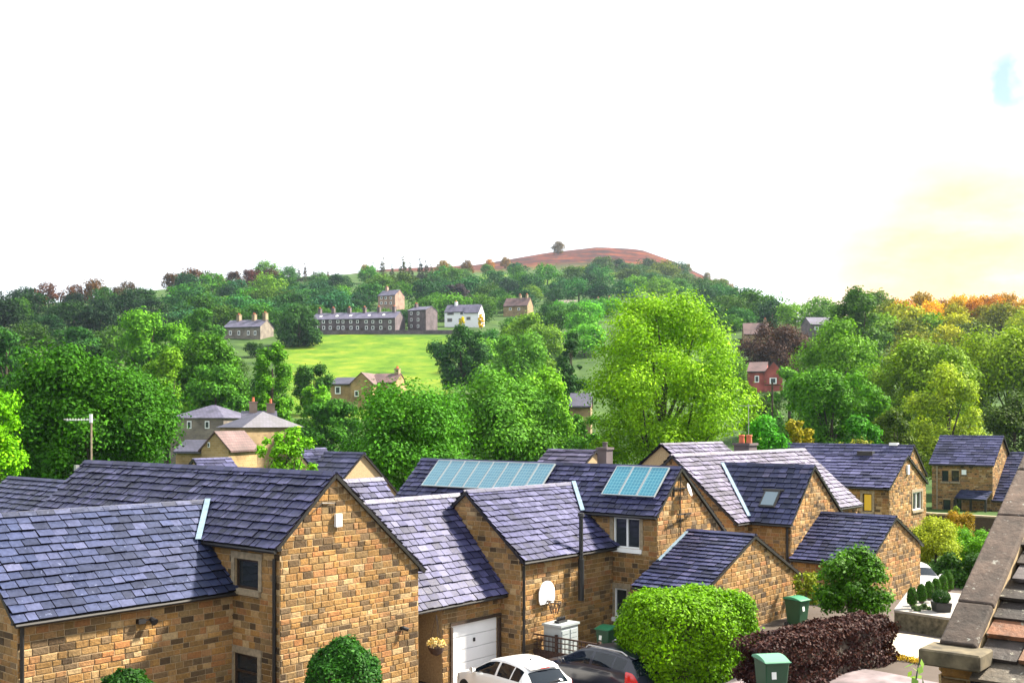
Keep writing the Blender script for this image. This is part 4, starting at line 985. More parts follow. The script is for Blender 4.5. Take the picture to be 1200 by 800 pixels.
# tall mast with an aerial behind the left roofs, telegraph pole right of the big tree
q = at(107, 50); q.z = 3; g = MB(); zt = zv(490, 50)
g.tube([q, Vector((q.x, q.y, zt))], .045, 8); ms = thing('aerial_mast', 'tall pale pole with a television aerial on top, before the dark left trees', 'aerial')
g.build('pole', M['dressed'], ms)
g = MB(); t = Vector((q.x, q.y, zt-.05)); g.bar(t+Vector((.2, 0, 0)), t+Vector((-1.1, -.2, -.05)), .018)
for k in range(8): c = t+Vector((-.2-.12*k, -.03*k, 0)); g.bar(c-Vector((.05, .3, 0)), c+Vector((.05, .3, 0)), .008); g.bar(c-UP*.06, c+UP*.06, .01)
g.box(t+Vector((0, -.05, .05)), (.06, 0, 0), (0, .04, 0), (0, 0, .2)); g.build('aerial', M['white_pvc'], ms)
tp = thing('telegraph_pole', 'thin telegraph pole among trees right of the big yellow green tree', 'pole')
q = at(905, 110); q.z = tz(q.x, q.y); g = MB(); g.tube([q, q+UP*(zv(448, 110)-q.z)], [.13, .1], 8); g.build('pole', M['bark'], tp)
g = MB(); c = Vector((q.x, q.y, zv(451, 110))); g.bar(c-Vector((.8, 0, 0)), c+Vector((.8, 0, 0)), .1); g.build('crossarm', M['bark'], tp)

# ================================================================== trees
PROF = {'dome': lambda h: np.where(h > .35, np.sqrt(np.clip(1-((h-.35)/.66)**2, 0, 1)), .72+.28*h/.35),
        'round': lambda h: np.sqrt(np.clip(1-((h-.5)/.52)**2, 0, 1)),
        'oval': lambda h: np.sin(np.pi*np.clip(.14+.84*h, 0, 1))**.7*(1-.12*h),
        'cone': lambda h: np.clip(1.02-h, 0, 1)*(.9+.1*np.sin(h*25)),
        'spread': lambda h: np.where(h > .6, np.sqrt(np.clip(1-((h-.6)/.42)**2, 0, 1)), .55+.45*h/.6),
        'vase': lambda h: np.where(h > .55, np.sqrt(np.clip(1-((h-.55)/.46)**2, 0, 1)), .35+.65*h/.55)}
def crown(W, Hc, n, leaf, K, prof, rc=.27, gap=0., flat=.92, jit=.42, inner=.35):
    """leaf quads gathered in clumps through the crown's volume: z from 0 to Hc, radius W"""
    g = nrg
    hs = g.uniform(.04, .97, K*3); wts = PROF[prof](hs); keep = g.uniform(0, 1, K*3) < wts+.05; hs = hs[keep][:K]; K = len(hs)
    ang = g.uniform(0, 2*np.pi, K); rr = PROF[prof](hs)*W*np.sqrt(g.uniform(inner**2, 1., K))
    lump = 1+.15*np.sin(ang*2+g.uniform(0, 6)+hs*3)+.12*np.sin(ang*3+g.uniform(0, 6)-hs*4)
    c = np.stack([rr*np.cos(ang)*lump*.86, rr*np.sin(ang)*lump*.86, hs*Hc*.9+.03*Hc], 1)
    R_ = W*rc*g.uniform(.5, 1.4, K)
    if prof == 'cone': R_ = R_*(1.15-hs)
    idx = g.choice(K, n, p=(R_**2)/(R_**2).sum())
    d = g.normal(size=(n, 3)); d /= np.linalg.norm(d, axis=1)[:, None]
    d[:, 2] = np.where((d[:, 2] < -.35) & (g.uniform(0, 1, n) < .7), np.abs(d[:, 2]), d[:, 2])
    rad = R_[idx]*g.uniform(.15, 1, n)**.45*(1+.2*g.normal(size=n))
    p = c[idx]+d*rad[:, None]*np.array([1, 1, flat])
    nrm = d+np.array([0, 0, .35])
    v, f = leaf_cloud(p, nrm, leaf, .6, jit)
    return v, f, c
def trunk_mb(H, rad, cs, W, nl=7, forks=True):
    mb = MB(); top = H
    lean = Vector((rnd.uniform(-.03, .03)*H, rnd.uniform(-.03, .03)*H, 0))
    mb.tube([Vector((0, 0, -1.)), Vector((0, 0, .4)), lean*.5+UP*H*.33, lean+UP*H*.7], [rad*1.35, rad*1.05, rad*.8, rad*.3], 9)
    if len(cs):
        for k in rnd.sample(range(len(cs)), min(nl, len(cs))):
            c = Vector(cs[k]); st = UP*min(H*.55, max(H*.16, c.z*.45))+lean*.5
            mid = st.lerp(c, .5)+UP*(-.04*H)+Vector((rnd.uniform(-.1, .1), rnd.uniform(-.1, .1), 0))*W
            mb.tube([st, mid, c], [rad*.45, rad*.27, rad*.08], 6)
    return mb
def mbparts(mb, mi):
    """quads only"""
    v = np.array(mb.v); f = np.array([fc if len(fc) == 4 else None for fc in mb.f if len(fc) == 4]); return v, f, mi
def tree(name, label, u, Y, vtop, wpx, col, n=9000, leaf=.2, K=60, prof='dome', cb=.22, group=None, cat='tree', nl=7, rc=.27, rad=None, base=None, jit=.45, lm='leaf', flat=.92, inner=.35):
    x = (u-600)/F*Y; z0 = tz(x, Y) if base is None else base
    H = zv(vtop, Y)-z0; W = wpx/2/F*Y
    o = thing(name, label, cat, group); o.location = (x, Y, z0)
    if Y > 65: NAMED.append((u, Y, vtop, wpx))
    if Y > 55: n, leaf, K = int(n*2.6), leaf*.62, int(K*1.5)
    zc = H*cb; v, f, c = crown(W, (H-zc), n, leaf, K, prof, rc, jit=jit, flat=flat, inner=inner)
    v[:, 2] += zc; c = c.copy(); c[:, 2] += zc
    ob = leaf_obj('crown', [(v, f, 0)], [M[lm]], o); ob.color = (col[0]*1.1, col[1]*1.3, col[2]*.8, 1)
    t = trunk_mb(H, rad or H*.022, c, W, nl).build('trunk', M['bark'], o)
    return o
NAMED = []
YG = (.14, .255, .014); BG = (.10, .25, .006); MG = (.05, .15, .012); DG = (.022, .08, .010); BLG = (.03, .115, .035); LG = (.14, .29, .02); OL = (.13, .17, .012); CP = (.045, .02, .032)
T = tree
T('broadleaf_tree', 'big tall yellow green tree with visible dark limbs, standing behind the solar panels', 773, 92, 332, 226, YG, 32000, .21, 110, 'round', .10, nl=24, rc=.2, inner=.15, rad=.46)
T('broadleaf_tree', 'huge dark green tree with a bright top at the left, behind the aerial mast', 108, 82, 402, 205, (.024, .085, .007), 30000, .24, 90, 'dome', .05, nl=9, inner=.2)
T('broadleaf_tree', 'fresh bright green tree cut off by the left edge of the photo', -8, 72, 446, 95, BG, 12000, .2, 45, 'oval', .05)
T('broadleaf_tree', 'rounded dark tree with a sunlit top above the grey hipped house', 240, 172, 384, 104, (.04, .11, .012), 13000, .4, 50, 'dome', .05)
T('broadleaf_tree', 'tall narrow bright topped green tree left of the green field', 317, 160, 388, 62, (.055, .15, .01), 9000, .36, 40, 'oval', .03)
T('broadleaf_tree', 'medium green bushy tree just above the grey hipped house', 252, 150, 424, 74, (.045, .13, .02), 8000, .36, 36, 'round', .05)
T('broadleaf_tree', 'small dark round tree at the lower left of the green field', 368, 210, 421, 48, (.03, .085, .018), 5000, .45, 28, 'round', .05)
T('broadleaf_tree', 'dark bluish round tree in front of the left end of the terrace', 350, 372, 362, 58, (.022, .065, .022), 6000, .75, 34, 'dome', .04)
T('broadleaf_tree', 'broad dark green tree low in the middle behind the cottage roofs', 478, 72, 446, 186, (.04, .13, .014), 26000, .2, 95, 'dome', .03, inner=.2)
T('broadleaf_tree', 'large bluish green tree behind the row of eight solar panels', 585, 88, 428, 176, (.065, .165, .03), 26000, .23, 95, 'dome', .03, inner=.2)
T('broadleaf_tree', 'light green rounded tree touching the left side of the big yellow green tree', 636, 100, 427, 84, (.11, .24, .03), 9000, .26, 40, 'round', .05)
T('broadleaf_tree', 'dark bluish tree at the right edge of the green field', 541, 262, 378, 70, (.022, .07, .026), 8000, .55, 40, 'dome', .04)
T('broadleaf_tree', 'wide mid green tree above the large bluish green tree', 612, 215, 388, 98, (.065, .16, .03), 12000, .45, 46, 'dome', .04)
T('broadleaf_tree', 'narrow dark tree squeezed left of the big yellow green tree', 667, 200, 376, 44, (.02, .062, .022), 6000, .42, 30, 'oval', .04)
T('broadleaf_tree', 'broad yellowish green tree on the slope above the wide mid green tree', 622, 300, 362, 78, (.10, .18, .03), 8000, .6, 40, 'dome', .04)
T('young_tree', 'young bright green tree with upswept branches behind the nearest cottage ridge', 330, 58, 490, 92, (.10, .24, .015), 4200, .17, 40, 'vase', .02, nl=20, rc=.2)
T('broadleaf_tree', 'dark green tree below the golden stone house', 388, 128, 462, 62, (.03, .10, .018), 7000, .3, 36, 'round', .04)
T('broadleaf_tree', 'light green bush by the golden stone house on the field edge', 372, 175, 448, 50, (.08, .2, .02), 5000, .38, 30, 'round', .04)
T('broadleaf_tree', 'spreading mid green tree right of the big yellow green tree', 972, 112, 425, 116, (.055, .15, .018), 14000, .27, 46, 'spread', .12, nl=12)
T('broadleaf_tree', 'broad pale green tree on the right behind the spreading tree', 988, 185, 374, 124, (.085, .18, .02), 14000, .42, 50, 'dome', .05)
T('broadleaf_tree', 'flat topped yellowish green tree in the middle of the right wood', 1075, 150, 397, 128, (.11, .175, .016), 14000, .36, 48, 'spread', .1, nl=10)
T('broadleaf_tree', 'loose pale yellow green tree standing behind the far right stone house', 1112, 118, 420, 104, (.2, .25, .035), 11000, .27, 46, 'oval', .08, nl=12)
T('broadleaf_tree', 'wide bright topped tree at the right edge of the wood', 1180, 165, 383, 150, (.14, .2, .014), 14000, .4, 50, 'spread', .12, nl=10)
T('broadleaf_tree', 'dark shadowy tree at the right edge behind the far right house', 1190, 122, 462, 92, (.035, .06, .014), 9000, .3, 40, 'dome', .05)
T('broadleaf_tree', 'dull green tree between the two right houses', 1048, 105, 470, 70, (.055, .085, .018), 7000, .27, 36, 'oval', .05)
T('broadleaf_bush', 'vivid green bush right of the big yellow green tree', 890, 84, 483, 72, (.05, .21, .02), 7000, .22, 36, 'dome', .02, cat='bush')
T('broadleaf_bush', 'rich green bush under the spreading tree on the right', 1010, 98, 484, 62, (.04, .15, .018), 6000, .24, 32, 'dome', .02, cat='bush')
T('laburnum', 'bush of golden yellow blossom right of the big yellow green tree', 936, 86, 484, 46, (.2, .16, .012), 3600, .2, 30, 'round', .05, cat='bush')
T('broadleaf_bush', 'olive brown bush above the pinkish cottage roof', 990, 88, 508, 84, (.17, .16, .03), 7000, .22, 36, 'dome', .02, cat='bush')
T('copper_beech', 'dark purple copper beech above the bright red brick house', 905, 300, 380, 92, CP, 9000, .5, 44, 'dome', .03)
T('broadleaf_tree', 'small bluish green tree in front of the small dark roofed house between the trees', 682, 112, 472, 60, (.05, .14, .02), 6000, .27, 34, 'dome', .03)
T('broadleaf_tree', 'yellow green tree hiding the left part of the red brick house', 878, 150, 436, 34, (.12, .2, .012), 5000, .36, 30, 'dome', .03)
T('broadleaf_tree', 'pale bluish green tree hiding the right part of the red brick house', 924, 140, 424, 44, (.07, .17, .05), 5000, .34, 30, 'dome', .03)
T('conifer', 'dark pointed conifer on the right slope above the copper beech', 905, 330, 344, 30, (.018, .045, .03), 4000, .5, 60, 'cone', .03, rc=.25)
T('broadleaf_tree', 'large rounded green tree on the skyline right of the hill', 1000, 255, 334, 74, (.05, .11, .028), 9000, .55, 44, 'dome', .05)
T('broadleaf_tree', 'light green round tree on the left slope above the huge dark tree', 172, 205, 364, 84, (.075, .19, .025), 9000, .48, 42, 'round', .04)
T('broadleaf_tree', 'light yellowish green tree just right of the huge dark tree crown', 195, 150, 395, 66, (.10, .2, .025), 7000, .36, 36, 'dome', .03)
T('broadleaf_tree', 'mid green dome shaped tree on the left slope beside the cottage row', 238, 262, 356, 58, (.04, .115, .025), 7000, .55, 36, 'dome', .04)
T('broadleaf_tree', 'dark round tree by the small meadow strip at the left', 96, 250, 380, 46, (.02, .07, .028), 5000, .55, 30, 'round', .04)
T('broadleaf_tree', 'dark blue green tree at the left edge above the bright edge tree', 6, 190, 376, 60, (.022, .075, .024), 7000, .45, 36, 'dome', .04)
T('purple_tree', 'dark purple tree among the green woods above the white house', 536, 560, 331, 36, (.03, .022, .06), 4000, 1.0, 30, 'dome', .03)
T('laburnum', 'golden flowering bush at the right end of the white house', 564, 432, 367, 8, (.55, .34, .012), 700, .6, 12, 'round', .02, cat='bush')
T('laburnum', 'golden flowering bush in front of the white house', 541, 430, 371, 8, (.5, .38, .012), 700, .6, 12, 'round', .02, cat='bush')

# ---- the woods: individual trees copied from a few grown ones
PROTO = {}
for lod, (n, lf) in (('far', (2800, .062)), ('mid', (9000, .036))):
    for k, (pf, hr) in enumerate((('dome', 1.5), ('round', 1.6), ('dome', 1.3), ('dome', 1.7), ('oval', 1.9))):
        v, f, c = crown(1., hr*.94, n, lf, 75, pf, .3, inner=.2); v[:, 2] += hr*.06
        tm = trunk_mb(hr, .05, c*np.array([1, 1, .9]), 1., 4)
        me = leaf_obj('tree_%s' % pf, [(v, f, 0), mbparts(tm, 1)], [M['leaf'], M['bark']], False)
        PROTO[lod, k] = (me, hr)
    v, f, c = crown(1., 3.6, n, lf, 70, 'cone', .26); tm = trunk_mb(3.4, .06, [], 1.)
    PROTO[lod, 'con'] = (leaf_obj('conifer_tree', [(v, f, 0), mbparts(tm, 1)], [M['leaf'], M['bark']], False), 3.6)
PLACED = []; CAND = []
MINPX = 130
def wood(u, Y, H, W, col, label, group, name='broadleaf_tree', lod='far', kind=None, check=True, cat='tree'):
    x = (u-600)/F*Y; z = tz(x, Y); vt = H0+F*(EYE-z-H)/Y; wp = W*F/Y
    if check:
        for (a, b_, v0, v1, Yh) in RECTS:
            if u+wp > a and u-wp < b_:
                if abs(Y-Yh) < 16: return None
                if Y < Yh and vt < v1+1 and H0+F*(EYE-z)/Y > v0:
                    H = min(H, EYE-z-(v1+1-H0)/F*Y); W = min(W, H*.75); vt = H0+F*(EYE-z-H)/Y
                    if H < 3: return None
        if Y < 404 and u+wp > 342 and u-wp < 520 and vt < 442 and (Y > 205 or vt < 436): return None
        for (px, py, pw) in PLACED:
            if (px-x)**2+(py-Y)**2 < ((W+pw)*.5)**2: return None
    PLACED.append((x, Y, W))
    CAND.append((Y, u, wp, vt, x, z, H, W, col, label, group, name, lod, kind, cat, check))
def grow(Y, u, wp, vt, x, z, H, W, col, label, group, name, lod, kind, cat, check):
    kk = rnd.randrange(5) if kind is None else kind
    me, hr = PROTO[lod, kk]
    o = bpy.data.objects.new(name, me); COL.objects.link(o)
    o.location = (x, Y, z-.3); o.rotation_euler = (0, 0, rnd.uniform(0, 6.28)); o.scale = (W, W, H/hr)
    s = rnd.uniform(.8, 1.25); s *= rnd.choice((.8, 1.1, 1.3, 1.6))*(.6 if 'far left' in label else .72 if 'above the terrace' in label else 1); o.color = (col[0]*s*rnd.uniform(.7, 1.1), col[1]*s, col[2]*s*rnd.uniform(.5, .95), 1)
    return tag(o, label, cat, group)
def pick(*cs): return rnd.choice(cs)
# hillside wood above the terrace and the houses
for Y, du in ((418, 20), (436, 22), (460, 24), (490, 26), (530, 27), (575, 27), (625, 27), (690, 28), (765, 30), (850, 32), (920, 34)):
    u = 205+rnd.uniform(0, 20)
    while u < 905:
        yy = Y*rnd.uniform(.96, 1.04); W = rnd.uniform(7., 12.); H = W*rnd.uniform(1.05, 1.5)
        if not (u < 520 and Y > 800) and not (u > 700 and Y > 800):
            wood(u, yy, H, W, pick(MG, BLG, (.03, .115, .04), (.018, .08, .04), (.05, .14, .025), (.07, .16, .02), (.022, .09, .05)), 'rounded green tree in the wood covering the hillside above the terrace', 'trees of the hillside wood')
        u += du*rnd.uniform(.7, 1.25)
for Y, du in ((230, 46), (275, 42), (320, 38), (365, 34), (400, 30)):
    u = 535+rnd.uniform(0, 15)
    while u < 860:
        W = rnd.uniform(6, 9.5); H = W*rnd.uniform(1.1, 1.45)
        wood(u, Y*rnd.uniform(.96, 1.04), H, W, pick(MG, BLG, (.06, .17, .02), (.10, .2, .015), (.03, .10, .03)), 'leafy tree on the middle slope to the right of the green field', 'trees of the middle slope', lod='mid' if Y < 300 else 'far')
        u += du*rnd.uniform(.75, 1.25)
for Y, du in ((205, 40), (245, 36), (290, 34), (340, 32), (385, 26)):
    u = 232+rnd.uniform(0, 15)
    while u < 338:
        W = rnd.uniform(5.5, 8.5); H = W*rnd.uniform(1.1, 1.4)
        wood(u, Y*rnd.uniform(.97, 1.03), H, W, pick((.03, .10, .016), (.05, .15, .016), (.02, .075, .02), (.075, .19, .015)), 'green tree on the slope between the far left wood and the green field', 'trees left of the field', lod='mid' if Y < 300 else 'far')
        u += du*rnd.uniform(.75, 1.25)
# left hillside, darker
for Y, du in ((215, 46), (265, 42), (330, 40), (400, 38), (470, 36), (560, 34)):
    u = -40+rnd.uniform(0, 30)
    while u < 235:
        yy = Y*rnd.uniform(.95, 1.05); W = rnd.uniform(6.5, 10.5); H = W*rnd.uniform(1.15, 1.5)
        if not (15 < u < 110 and 235 < Y < 320):
            wood(u, yy, H, W, pick((.010, .038, .010), (.013, .05, .016), (.02, .07, .012), (.012, .04, .02), (.04, .12, .014)), 'dark green tree in the dense wood on the far left slope', 'trees of the left wood', lod='mid' if Y < 300 else 'far')
        u += du*rnd.uniform(.75, 1.25)
# right slope: sunset glow put into the leaf colour, stronger to the right
for Y, du in ((195, 46), (235, 42), (280, 38), (330, 34), (375, 28), (410, 24), (445, 22)):
    u = 850+rnd.uniform(0, 30)
    while u < 1240:
        yy = Y*rnd.uniform(.95, 1.05); W = rnd.uniform(5.5, 9.); H = W*rnd.uniform(1.2, 1.6)
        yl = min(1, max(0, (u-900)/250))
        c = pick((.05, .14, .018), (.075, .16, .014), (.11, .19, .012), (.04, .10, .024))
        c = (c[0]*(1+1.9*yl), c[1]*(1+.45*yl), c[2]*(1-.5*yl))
        wood(u, yy, H, W, c, 'yellowish green tree in the mixed wood on the right slope', 'trees of the right wood', lod='mid' if Y < 300 else 'far')
        u += du*rnd.uniform(.75, 1.25)
# the right skyline: trees with the sunset glow put into their leaf colour
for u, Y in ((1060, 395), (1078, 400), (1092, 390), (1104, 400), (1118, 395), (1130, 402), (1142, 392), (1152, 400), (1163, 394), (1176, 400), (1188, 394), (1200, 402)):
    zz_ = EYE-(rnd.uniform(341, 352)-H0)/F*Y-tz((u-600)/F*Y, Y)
    wood(u, Y, zz_, rnd.uniform(4.5, 6.5), pick((.3, .125, .010), (.36, .2, .010), (.27, .18, .012)), 'tree on the right skyline, its leaves coloured orange for the sunset glow', 'glow-tinted trees on the right skyline', kind=pick(0, 1, 4), check=False)
# left skyline: rusty and dark red crowns; small pointed conifers; lone hill trees
for u, Y, h in ((642, 470, 8), (655, 500, 8), (668, 480, 9), (682, 510, 8), (694, 490, 8), (706, 515, 8), (660, 455, 9), (690, 460, 10), (675, 440, 9), (718, 500, 9), (646, 520, 7)):
    wood(u, Y, h, h*.75, pick(MG, BLG, (.06, .16, .02), (.03, .10, .03)), 'leafy bush on the slope below the low houses left of the big tree crown', 'bushes below the low houses', kind=pick(0, 2), check=False, cat='bush')
for u, Y, h in ((57, 560, 12), (88, 570, 11), (112, 575, 13), (138, 590, 10), (152, 600, 11), (205, 650, 13), (221, 660, 15), (240, 665, 13), (255, 670, 11), (275, 690, 12), (296, 720, 12), (318, 730, 12)):
    wood(u, Y, h*1.15, h*.62, pick((.055, .022, .014), (.07, .03, .012), (.05, .035, .012), (.065, .016, .018)), 'reddish brown tree on the skyline at the left', 'reddish trees on the left skyline', check=False)
for u, h in ((342, 17), (350, 15), (357, 18), (368, 13), (377, 13), (384, 13)):
    wood(u, 800, h, h*.2, (.06, .04, .025), 'small pointed conifer on the skyline above the terrace', 'conifers on the skyline', 'conifer', kind='con', check=False)
for u, h in ((437, 18), (449, 22), (472, 24), (481, 18), (492, 22), (499, 20), (505, 17), (459, 16)):
    wood(u, 830, h, h*.26, (.045, .045, .024), 'dark conifer in the clump on the skyline left of the hilltop', 'conifers left of the hilltop', 'conifer', kind='con', check=False)
for u, Y, h in ((428, 900, 11), (519, 900, 15), (547, 960, 14), (574, 1080, 12), (592, 1120, 12)):
    wood(u, Y, h, h*.5, (.14, .07, .02), 'small rusty tree along the edge of the moor, left of the hilltop', 'rusty trees at the moor edge', kind=0, check=False)
wood(654, 1330, 16, 9.5, (.11, .08, .02), 'lone round tree on the skyline of the brown hill', None, kind=0, check=False)
for u, h in ((805, 12), (829, 12), (842, 16), (848, 18), (855, 15), (862, 10)):
    wood(u, 1250 if u < 835 else 900, h, h*.5, (.12, .09, .02), 'small tree on the falling right shoulder of the brown hill', 'trees on the hill shoulder', kind=pick(0, 1, 4), check=False)
for u, Y, v in ((705, 950, 0), (722, 1000, 0), (740, 930, 0), (752, 960, 0), (765, 900, 0), (780, 940, 0), (792, 980, 0), (735, 860, 0), (805, 900, 0), (815, 850, 0), (760, 1040, 0), (690, 880, 0), (770, 820, 0), (840, 820, 0), (855, 780, 0), (870, 800, 0), (800, 820, 0), (825, 780, 0)):
    wood(u, Y, rnd.uniform(10, 18), rnd.uniform(8, 14), pick((.05, .09, .035), (.08, .12, .03), (.035, .07, .045)), 'hazy green tree on the slope below the heather hilltop', 'trees below the hilltop', check=False)

ENV = np.full(1400, 470.); US = np.arange(-100, 1300)
named = sorted(((Y, u, w_, v_) for (u, Y, v_, w_) in NAMED), key=lambda t: t[0])
items = sorted([(c[0], 0, c) for c in CAND]+[(t[0], 1, t) for t in named], key=lambda t: (t[0], t[1]))
for Y_, typ, c in items:
    if typ: _, u, wp, vt = c; wp = wp/2
    else: u, wp, vt = c[1:4]
    m_ = np.abs(US-u) < wp*.8; k_ = np.abs(US-u)[m_]/(wp*.8+.01)
    topv = vt+(1-np.sqrt(1-k_**2))*wp*.7
    vis = np.clip(ENV[m_]-topv, 0, None)
    show = m_.sum() == 0 or vis.sum() > MINPX
    if typ == 0 and not (show or not c[-1]): continue
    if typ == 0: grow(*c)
    ENV[m_] = np.minimum(ENV[m_], topv+2)
# ================================================================== hedges and garden plants
def hedge(name, label, c, rz, hx, hy, hz, n, leaf, col, lm='leaf_hedge', rnd_=.45, cat='hedge', lumps=.06):
    """clipped hedge: leaves on and just under a rounded block, twigs inside"""
    o = thing(name, label, cat); o.location = c; o.rotation_euler = (0, 0, rz)
    d = nrg.normal(size=(n, 3)); d /= np.linalg.norm(d, axis=1)[:, None]; d[:, 2] = np.where(d[:, 2] < -.55, -d[:, 2], d[:, 2])
    p = np.abs(d)**(2/(2/rnd_)) if False else None
    e = 2/rnd_
    k = (np.abs(d[:, 0])**e+np.abs(d[:, 1])**e+np.abs(d[:, 2])**e)**(-1/e)
    s = d*k[:, None]
    ph = nrg.uniform(0, 6, 6)
    lm_ = 1+lumps*1.4*(np.sin(s[:, 0]*7+ph[0])*np.sin(s[:, 1]*6+ph[1])+np.sin(s[:, 2]*8+ph[2])*np.cos(s[:, 0]*5+ph[3]))*.7
    p = s*np.array([hx, hy, hz])*(lm_*(1-.2*nrg.uniform(0, 1, n)**2+.02*nrg.normal(size=n)+.06*(nrg.uniform(0, 1, n) > .985)))[:, None]; p[:, 2] += hz
    nr_ = np.sign(s)*np.abs(s)**(e-1)/np.array([hx, hy, hz]); nr_ /= np.linalg.norm(nr_, axis=1)[:, None]+1e-9; nr_[:, 2] += .25
    v, f = leaf_cloud(p, nr_, leaf, .55, .6)
    ob = leaf_obj('foliage', [(v, f, 0)], [M[lm]], o); ob.color = (*col, 1)
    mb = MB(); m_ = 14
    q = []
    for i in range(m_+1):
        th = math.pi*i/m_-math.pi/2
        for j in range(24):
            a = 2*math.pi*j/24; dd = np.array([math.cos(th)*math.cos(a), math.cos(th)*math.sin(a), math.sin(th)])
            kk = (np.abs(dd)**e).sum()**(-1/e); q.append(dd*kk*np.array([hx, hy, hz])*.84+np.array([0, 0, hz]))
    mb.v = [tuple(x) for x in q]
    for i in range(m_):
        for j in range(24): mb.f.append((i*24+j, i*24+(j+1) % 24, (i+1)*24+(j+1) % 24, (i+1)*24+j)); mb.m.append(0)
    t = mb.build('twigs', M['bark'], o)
    return o
q = at(806, 31.8); zt = zv(694, 31.4); q.z = zt-3.1
hedge('clipped_hedge', 'big rounded bright lime green hedge beside the dark car', q, TH-.35, 2.12, 1.5, 1.55, 44000, .058, (.10, .25, .004), rnd_=.66)
a, b_ = at(884, 26.4), at(1030, 30.2); q = (a+b_)/2; q.z = 1.35; ln = (b_-a).length/2
dd = math.atan2((b_-a).y, (b_-a).x); za, zb3 = zv(757, 26), zv(727, 30)
q.z = (za+zb3)/2-1.5
hedge('copper_hedge', 'long dark red leaved hedge behind the green wheelie bin', q, dd, ln, .6, .83, 32000, .05, (.034, .013, .015), 'leaf_gloss', rnd_=.32, lumps=.1)
q = at(402, 25.5); q.z = zv(750, 25.5)-2.6
hedge('round_bush', 'dark green ball shaped bush in front of the big sunlit gable', q, .3, .92, .92, 1.3, 16000, .05, (.018, .085, .012), rnd_=.95, cat='bush')
q = at(148, 24.2); q.z = zv(785, 24.2)-1.2
hedge('round_bush', 'low dark green shrub whose top shows below the left cottage wall', q, .3, .55, .5, .6, 5000, .05, (.018, .07, .012), rnd_=.95, cat='bush', lumps=.14)
def garden_tree(name, label, u, Y, vtop, vbase, wpx, col, **k): return T(name, label, u, Y, vtop, wpx, col, base=zv(vbase, Y), **k)
garden_tree('garden_tree', 'small round headed garden tree with bright leaf tips above the dark red hedge', 996, 32, 642, 742, 106, (.04, .105, .010), n=13000, leaf=.058, K=80, prof='dome', cb=.22, nl=14, rc=.22, lm='leaf_hedge', rad=.07)
garden_tree('climbing_shrub', 'yellowish shrub growing against the wall behind the small garden tree', 945, 40, 664, 712, 50, (.13, .15, .02), n=2500, leaf=.06, K=26, prof='oval', cb=.05, nl=8, cat='shrub')
garden_tree('garden_shrub', 'large pale yellow green shrub at the corner of the cottage with the lit window', 1096, 56, 609, 672, 70, (.19, .22, .03), n=12000, leaf=.09, K=55, prof='dome', cb=.03, cat='shrub')
garden_tree('garden_shrub', 'rounded golden orange shrub in front of the dark garden wall', 1122, 62, 602, 632, 42, (.2, .115, .012), n=6000, leaf=.085, K=36, prof='dome', cb=.03, cat='shrub')
garden_tree('garden_shrub', 'bright green layered shrub below the golden orange shrub', 1142, 58, 623, 668, 66, (.085, .2, .018), n=9000, leaf=.09, K=44, prof='spread', cb=.05, cat='shrub')
garden_tree('garden_shrub', 'dark green shrub at the foot of the layered shrub, behind the white car', 1126, 53, 646, 694, 74, (.02, .055, .012), n=8000, leaf=.09, K=40, prof='dome', cb=.03, cat='shrub')
garden_tree('garden_shrub', 'small yellow green plant on top of the dark garden wall', 1120, 71, 593, 606, 14, (.16, .2, .04), n=900, leaf=.07, K=14, prof='oval', cb=.03, cat='shrub')
names = ['nearest and leftmost', 'second from the left', 'third from the left', 'third from the right', 'second from the right', 'farthest and rightmost']
for i, u in enumerate((1069, 1080, 1089, 1097, 1105, 1112)):
    Yc_ = 35.7+i*.62; vb = H0+F*(EYE-ZT)/Yc_; vt = vb-24+i*.5
    q = at(u, Yc_); q.z = ZT; hh_ = 12.5/F*Yc_
    o = hedge('conifer', 'clipped dark conifer, %s in the row on the pale topped retaining wall' % names[i], q, i*1.1, .165, .165, hh_, 2600, .026, (.03, .10, .008), rnd_=.95, cat='conifer', lumps=.05); o['group'] = 'row of clipped conifers'
for u, Y, lab in ((1074, 35.3, 'low grey green rockery plant at the foot of the nearest clipped conifer'), (1085, 35.5, 'low rockery plant between the clipped conifers and the potted box ball')):
    garden_tree('rockery_plant', lab, u, Y, H0+F*(EYE-ZT)/Y-6, H0+F*(EYE-ZT)/Y, 13, (.06, .09, .06), n=600, leaf=.04, K=12, prof='dome', cb=.0, nl=0, cat='plant')
pp = thing('potted_plant', 'clipped box ball in a dark square planter at the end of the conifers', 'planter')
q = at(1103, 35.2); zt = zv(708, 35.2); q.z = ZT
g = MB(); h_ = .3; g.hexa([q+Vector((x, y, 0)) for x, y in ((-.22, -.22), (.22, -.22), (.22, .22), (-.22, .22))]+[q+Vector((x, y, max(.25, h_))) for x, y in ((-.26, -.26), (.26, -.26), (.26, .26), (-.26, .26))]); g.build('pot', M['black'], pp)
p_, d_ = ball_pts(3000, tuple(q+UP*(max(.25, h_)+.17)), (.3, .3, .24), .75); v, f = leaf_cloud(p_, d_, .03); o = leaf_obj('foliage', [(v, f, 0)], [M['leaf_hedge']], pp); o.color = (.022, .07, .014, 1)
